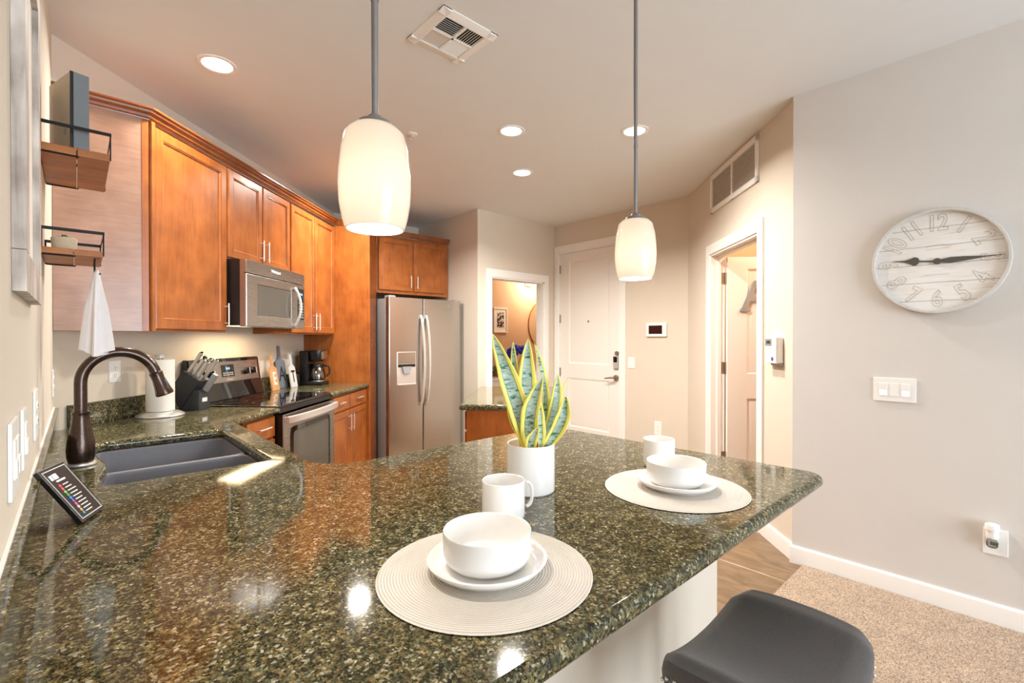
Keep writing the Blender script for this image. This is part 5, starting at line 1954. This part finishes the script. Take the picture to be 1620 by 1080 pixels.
# hook and towel
t = thing('towel_hook', 'small black hook under the front corner of the lower shelf', 'hook', (0.046, 2.150, S2Z - 0.004))
mb = MB().tube([(0.012, 0, 0.0035), (0.006, 0, 0.006), (0.0, 0, 0.004), (-0.001, 0, -0.02), (0.0, 0, -0.045), (0.008, -0.004, -0.055), (0.014, -0.006, -0.046)], 0.0028, 8)
mb.build('hook_wire', M['black_metal'], t)
t = thing('hand_towel', 'white hand towel hanging from the hook under the lower shelf', 'towel', (0.050, 2.150, S2Z - 0.046))
bm = bmesh.new()
nu, nv = 44, 24
H = 0.275
grid = []
for j in range(nv + 1):
    v = j / nv
    row = []
    sprd = 0.010 + 0.052 * (v ** 0.7)
    for i in range(nu):
        a = 2 * math.pi * i / nu
        fold = 1 + (0.34 * math.sin(5 * a + 1.0) + 0.18 * math.sin(9 * a)) * min(1, v * 2.2)
        low = 0.012 * math.sin(2 * a + 0.6) * v
        p = Vector((math.cos(a) * sprd * 0.62 * fold, math.sin(a) * sprd * 0.45 * fold, -H * v + low))
        if v < 0.2:
            p.z += 0.006 * (0.2 - v) / 0.2
        row.append(bm.verts.new(p))
    grid.append(row)
for j in range(nv):
    for i in range(nu):
        k = (i + 1) % nu
        bm.faces.new((grid[j][i], grid[j][k], grid[j + 1][k], grid[j + 1][i]))
bm.faces.new(grid[0])
bmesh.ops.recalc_face_normals(bm, faces=bm.faces[:])
bmesh.ops.rotate(bm, cent=(0, 0, 0), matrix=Matrix.Rotation(R(-42), 3, 'Z'), verts=bm.verts[:])
mb = MB()
mb.bm.free()
mb.bm = bm
mb.build('cloth', M['towel'], t, 80)
mb = MB()
for k, z in enumerate((-0.17, -0.185, -0.20, -0.215)):
    mb.box(0.018, 0.026 + 0.004 * (k % 2), -0.0335, -0.031, z, z + 0.007)
bmesh.ops.transform(mb.bm, matrix=Matrix.Rotation(R(-42), 4, 'Z') @ Matrix.Rotation(R(0), 4, 'Z'), verts=mb.bm.verts)
mb.bm.free()

# ------------------------------------------------------------------ bar stool
t = thing('bar_stool', 'dark wood bar stool with a charcoal saddle seat under the bar overhang', 'stool', (1.185, 0.405, 0.012), 0)
bm = bmesh.new()
LX, LY = 0.232, 0.170
nu, nv = 36, 26
SEAT = 0.652 - 0.012


def seat_z(u, v):
    s = SEAT - 0.040 + 0.052 * abs(u) ** 2.2
    s -= 0.020 * max(0, abs(u) - 0.80) / 0.20
    s += 0.012 * (1 - v * v) - 0.014 * max(0, abs(v) - 0.80) / 0.20
    return s


top = []
for j in range(nv + 1):
    row = []
    v = -1 + 2 * j / nv
    for i in range(nu + 1):
        u = -1 + 2 * i / nu
        # superellipse-like outline with rounded corners
        k = 1 - 0.055 * (abs(u) ** 4) * (abs(v) ** 4) * 1.6
        row.append(bm.verts.new((u * LX * k, v * LY * k * (1 - 0.02 * u * u), seat_z(u, v))))
    top.append(row)
for j in range(nv):
    for i in range(nu):
        bm.faces.new((top[j][i], top[j][i + 1], top[j + 1][i + 1], top[j + 1][i]))
# sides
loop = [top[0][i] for i in range(nu + 1)] + [top[j][nu] for j in range(1, nv + 1)] + [top[nv][i] for i in range(nu - 1, -1, -1)] + [top[j][0] for j in range(nv - 1, 0, -1)]
prev = loop
for dz, sc in ((0.014, 1.012), (0.034, 1.006), (0.046, 0.985), (0.050, 0.94)):
    nxt = []
    for vtx in loop:
        nxt.append(bm.verts.new((vtx.co.x * sc, vtx.co.y * sc, vtx.co.z - dz)))
    n = len(loop)
    for i in range(n):
        bm.faces.new((prev[i], prev[(i + 1) % n], nxt[(i + 1) % n], nxt[i]))
    prev = nxt
bm.faces.new(prev)
bmesh.ops.recalc_face_normals(bm, faces=bm.faces[:])
mb = MB()
mb.bm.free()
mb.bm = bm
edge_pts = [(vtx.co.x, vtx.co.y, vtx.co.z) for vtx in loop]
seat = mb.build('seat', M['stool_fabric'], t, 60)
seat['label'] = 'charcoal upholstered saddle seat'
# nailheads around the lower edge
acc = 0.0
lastp = None
cnt = 0
for (x, y, z) in edge_pts + edge_pts[:1]:
    p = Vector((x * 1.010, y * 1.010, z - 0.038))
    if lastp is not None:
        acc += (p - lastp).length
    if lastp is None or acc > 0.020:
        acc = 0.0
        if cnt < 96:
            MB().sphere(tuple(p), 0.0042, 10).build('nailhead', M['chrome'], seat)
            cnt += 1
    lastp = p
for sx in (-1, 1):
    for sy in (-1, 1):
        mb = MB()
        zt_ = SEAT - 0.040
        xt, yt, xb_, yb_ = sx * (LX - 0.045), sy * (LY - 0.040), sx * (LX - 0.012), sy * (LY - 0.010)
        a = 0.020
        mb.loft([[(xb_ - a * .8, yb_ - a * .8, 0), (xb_ + a * .8, yb_ - a * .8, 0), (xb_ + a * .8, yb_ + a * .8, 0), (xb_ - a * .8, yb_ + a * .8, 0)],
                 [(xt - a, yt - a, zt_), (xt + a, yt - a, zt_), (xt + a, yt + a, zt_), (xt - a, yt + a, zt_)]])
        mb.build('leg', M['dark_wood'], t)
for sy in (-1, 1):
    MB().box(-LX + 0.05, LX - 0.05, sy * (LY - 0.04) - 0.011, sy * (LY - 0.04) + 0.011, SEAT - 0.125, SEAT - 0.058, 0.002).build('apron', M['dark_wood'], t)
    MB().box(-LX + 0.035, LX - 0.035, sy * (LY - 0.020) - 0.010, sy * (LY - 0.020) + 0.010, 0.20, 0.235, 0.002).build('stretcher', M['dark_wood'], t)
for sx in (-1, 1):
    MB().box(sx * (LX - 0.045) - 0.011, sx * (LX - 0.045) + 0.011, -LY + 0.05, LY - 0.05, SEAT - 0.105, SEAT - 0.050, 0.002).build('apron', M['dark_wood'], t)
    MB().box(sx * (LX - 0.022) - 0.010, sx * (LX - 0.022) + 0.010, -LY + 0.035, LY - 0.035, 0.28, 0.315, 0.002).build('stretcher', M['dark_wood'], t)

# ------------------------------------------------------------------ washroom seen through the pantry doorway
t = thing('framed_print', 'small white-framed black print on the tan wall through the doorway', 'picture', (5.405, 6.2, 1.68), 0)
mb = MB()
w_, h_ = 0.155, 0.215
mb.box(-w_, w_, -0.022, 0, -h_, -h_ + 0.022, 0.002).box(-w_, w_, -0.022, 0, h_ - 0.022, h_, 0.002).box(-w_, -w_ + 0.022, -0.022, 0, -h_ + 0.0221, h_ - 0.0221, 0.002).box(w_ - 0.022, w_, -0.022, 0, -h_ + 0.0221, h_ - 0.0221, 0.002)
mb.build('frame', M['trim'], t)
MB().box(-w_ + 0.02, w_ - 0.02, -0.010, -0.001, -h_ + 0.02, h_ - 0.02).build('mat_board', M['mat_board'], t)
MB().box(-0.078, 0.078, -0.012, -0.009, -0.125, 0.135).build('print', M['print'], t)

t = thing('round_mirror', 'large round mirror on the tan wall, cut by the doorway edge', 'mirror', (6.55, 6.2, 1.62), 0)
MB().lathe([(0.462, 0.0005), (0.474, 0.0005), (0.474, 0.02), (0.462, 0.02)], seg=72, mat=RXm, close=True).build('frame', M['shelf_wood'], t)
MB().lathe([(0, 0.0005), (0.462, 0.0005), (0.462, 0.008), (0, 0.008)], seg=72, mat=RXm).build('mirror_glass', simple('mirror_silver', (0.86, 0.84, 0.8, 1), 0.02, 1.0), t)

t = thing('vanity_light', 'lit glass wall lamp above the round mirror in the far room', 'wall lamp', (6.10, 6.2, 2.37), 0)
MB().box(-0.10, 0.62, -0.02, 0, -0.05, 0.05, 0.004).build('back_plate', M['chrome'], t)
for x in (0.0, 0.26, 0.52):
    MB().lathe([(0, -0.06), (0.05, -0.06), (0.07, -0.03), (0.075, 0.02), (0.06, 0.065), (0.03, 0.08), (0, 0.08)], c=(x, -0.11, 0), seg=28).build('lamp_shade', emitter('lit_vanity_glass', (1.0, 0.9, 0.74, 1), 5.0), t)
    MB().cyl((x, -0.005, 0.02), (x, -0.07, 0.02), 0.012).build('arm', M['chrome'], t)
d = bpy.data.lights.new('vanity_lamp', 'POINT')
d.energy = 48
d.color = (1.0, 0.82, 0.62)
d.shadow_soft_size = 0.08
l = bpy.data.objects.new('vanity_lamp', d)
COL.objects.link(l)
l.location = (0.0, -0.36, 0.0)
l.parent = t

t = thing('vanity_cabinet', 'white vanity counter against the tan wall in the far room', 'cabinet', (4.6, 6.199, 0), 0)
MB().box(0, 2.1, -0.52, -0.001, 0.0, 0.70).build('carcass', M['door_white'], t)
MB().box(-0.01, 2.11, -0.54, -0.001, 0.70, 0.735, 0.004).build('vanity_top', M['ceramic'], t)
t = thing('planter_box', 'brown wooden planter of small green leaves on the white vanity', 'planter', (5.215, 5.98, 0.735), 0)
MB().box(-0.15, 0.15, -0.06, 0.06, 0, 0.095, 0.004).build('box', M['brown_wood'], t)
mb = MB()
random.seed(9)
for k in range(70):
    a = random.uniform(-0.14, 0.14)
    b = random.uniform(-0.05, 0.05)
    h = random.uniform(0.03, 0.11)
    mb.tube([(a, b, 0.09), (a + random.uniform(-.02, .02), b + random.uniform(-.02, .02), 0.09 + h * .6), (a + random.uniform(-.04, .04), b + random.uniform(-.03, .03), 0.09 + h)], [0.004, 0.011, 0.001], 6)
fo = mb.build('foliage', M['green_leaf'], t)
fo['kind'] = 'stuff'
t = thing('blue_flowers', 'blue hydrangea blooms in a glass vase behind the snake plant leaves', 'flowers', (5.56, 5.98, 0.735), 0)
MB().lathe([(0, 0), (0.045, 0), (0.05, 0.01), (0.04, 0.10), (0.05, 0.17), (0.047, 0.17), (0.036, 0.10), (0.045, 0.012), (0, 0.006)], seg=28).build('vase', M['carafe_glass'], t)
random.seed(11)
for (cx, cy, cz, rr) in ((-0.08, 0, 0.38, 0.085), (0.03, 0.02, 0.43, 0.08), (0.17, 0.0, 0.425, 0.07)):
    mb = MB()
    for k in range(70):
        u, v = random.uniform(-1, 1), random.uniform(0, 2 * math.pi)
        s_ = math.sqrt(1 - u * u)
        mb.sphere((cx + rr * s_ * math.cos(v), cy + rr * s_ * math.sin(v), cz + rr * u), 0.017, 8)
    mb.sphere((cx, cy, cz), rr * 0.95, 12)
    mb.build('bloom', M['blue_petal'], t)
    MB().tube([(0, 0, 0.02), (cx * .4, cy * .4, 0.2), (cx, cy, cz - rr * .8)], 0.004, 8).build('stem', M['green_leaf'], t)

# bedroom lamp behind the open door
bp = wq(3.95, -2.45, CE)
t = thing('ceiling_lamp', 'warm ceiling lamp inside the room behind the open door', 'ceiling light', (bp.x, bp.y, CE))
MB().lathe([(0, -0.09), (0.08, -0.08), (0.14, -0.045), (0.16, -0.01), (0.16, -0.0005), (0, -0.0005)], seg=40).build('lamp_shade', emitter('lit_bedroom_glass', (1.0, 0.88, 0.7, 1), 3.0), t)
d = bpy.data.lights.new('bedroom_lamp', 'POINT')
d.energy = 48
d.color = (1.0, 0.84, 0.66)
d.shadow_soft_size = 0.1
l = bpy.data.objects.new('bedroom_lamp', d)
COL.objects.link(l)
l.location = (0, 0, -0.2)
l.parent = t
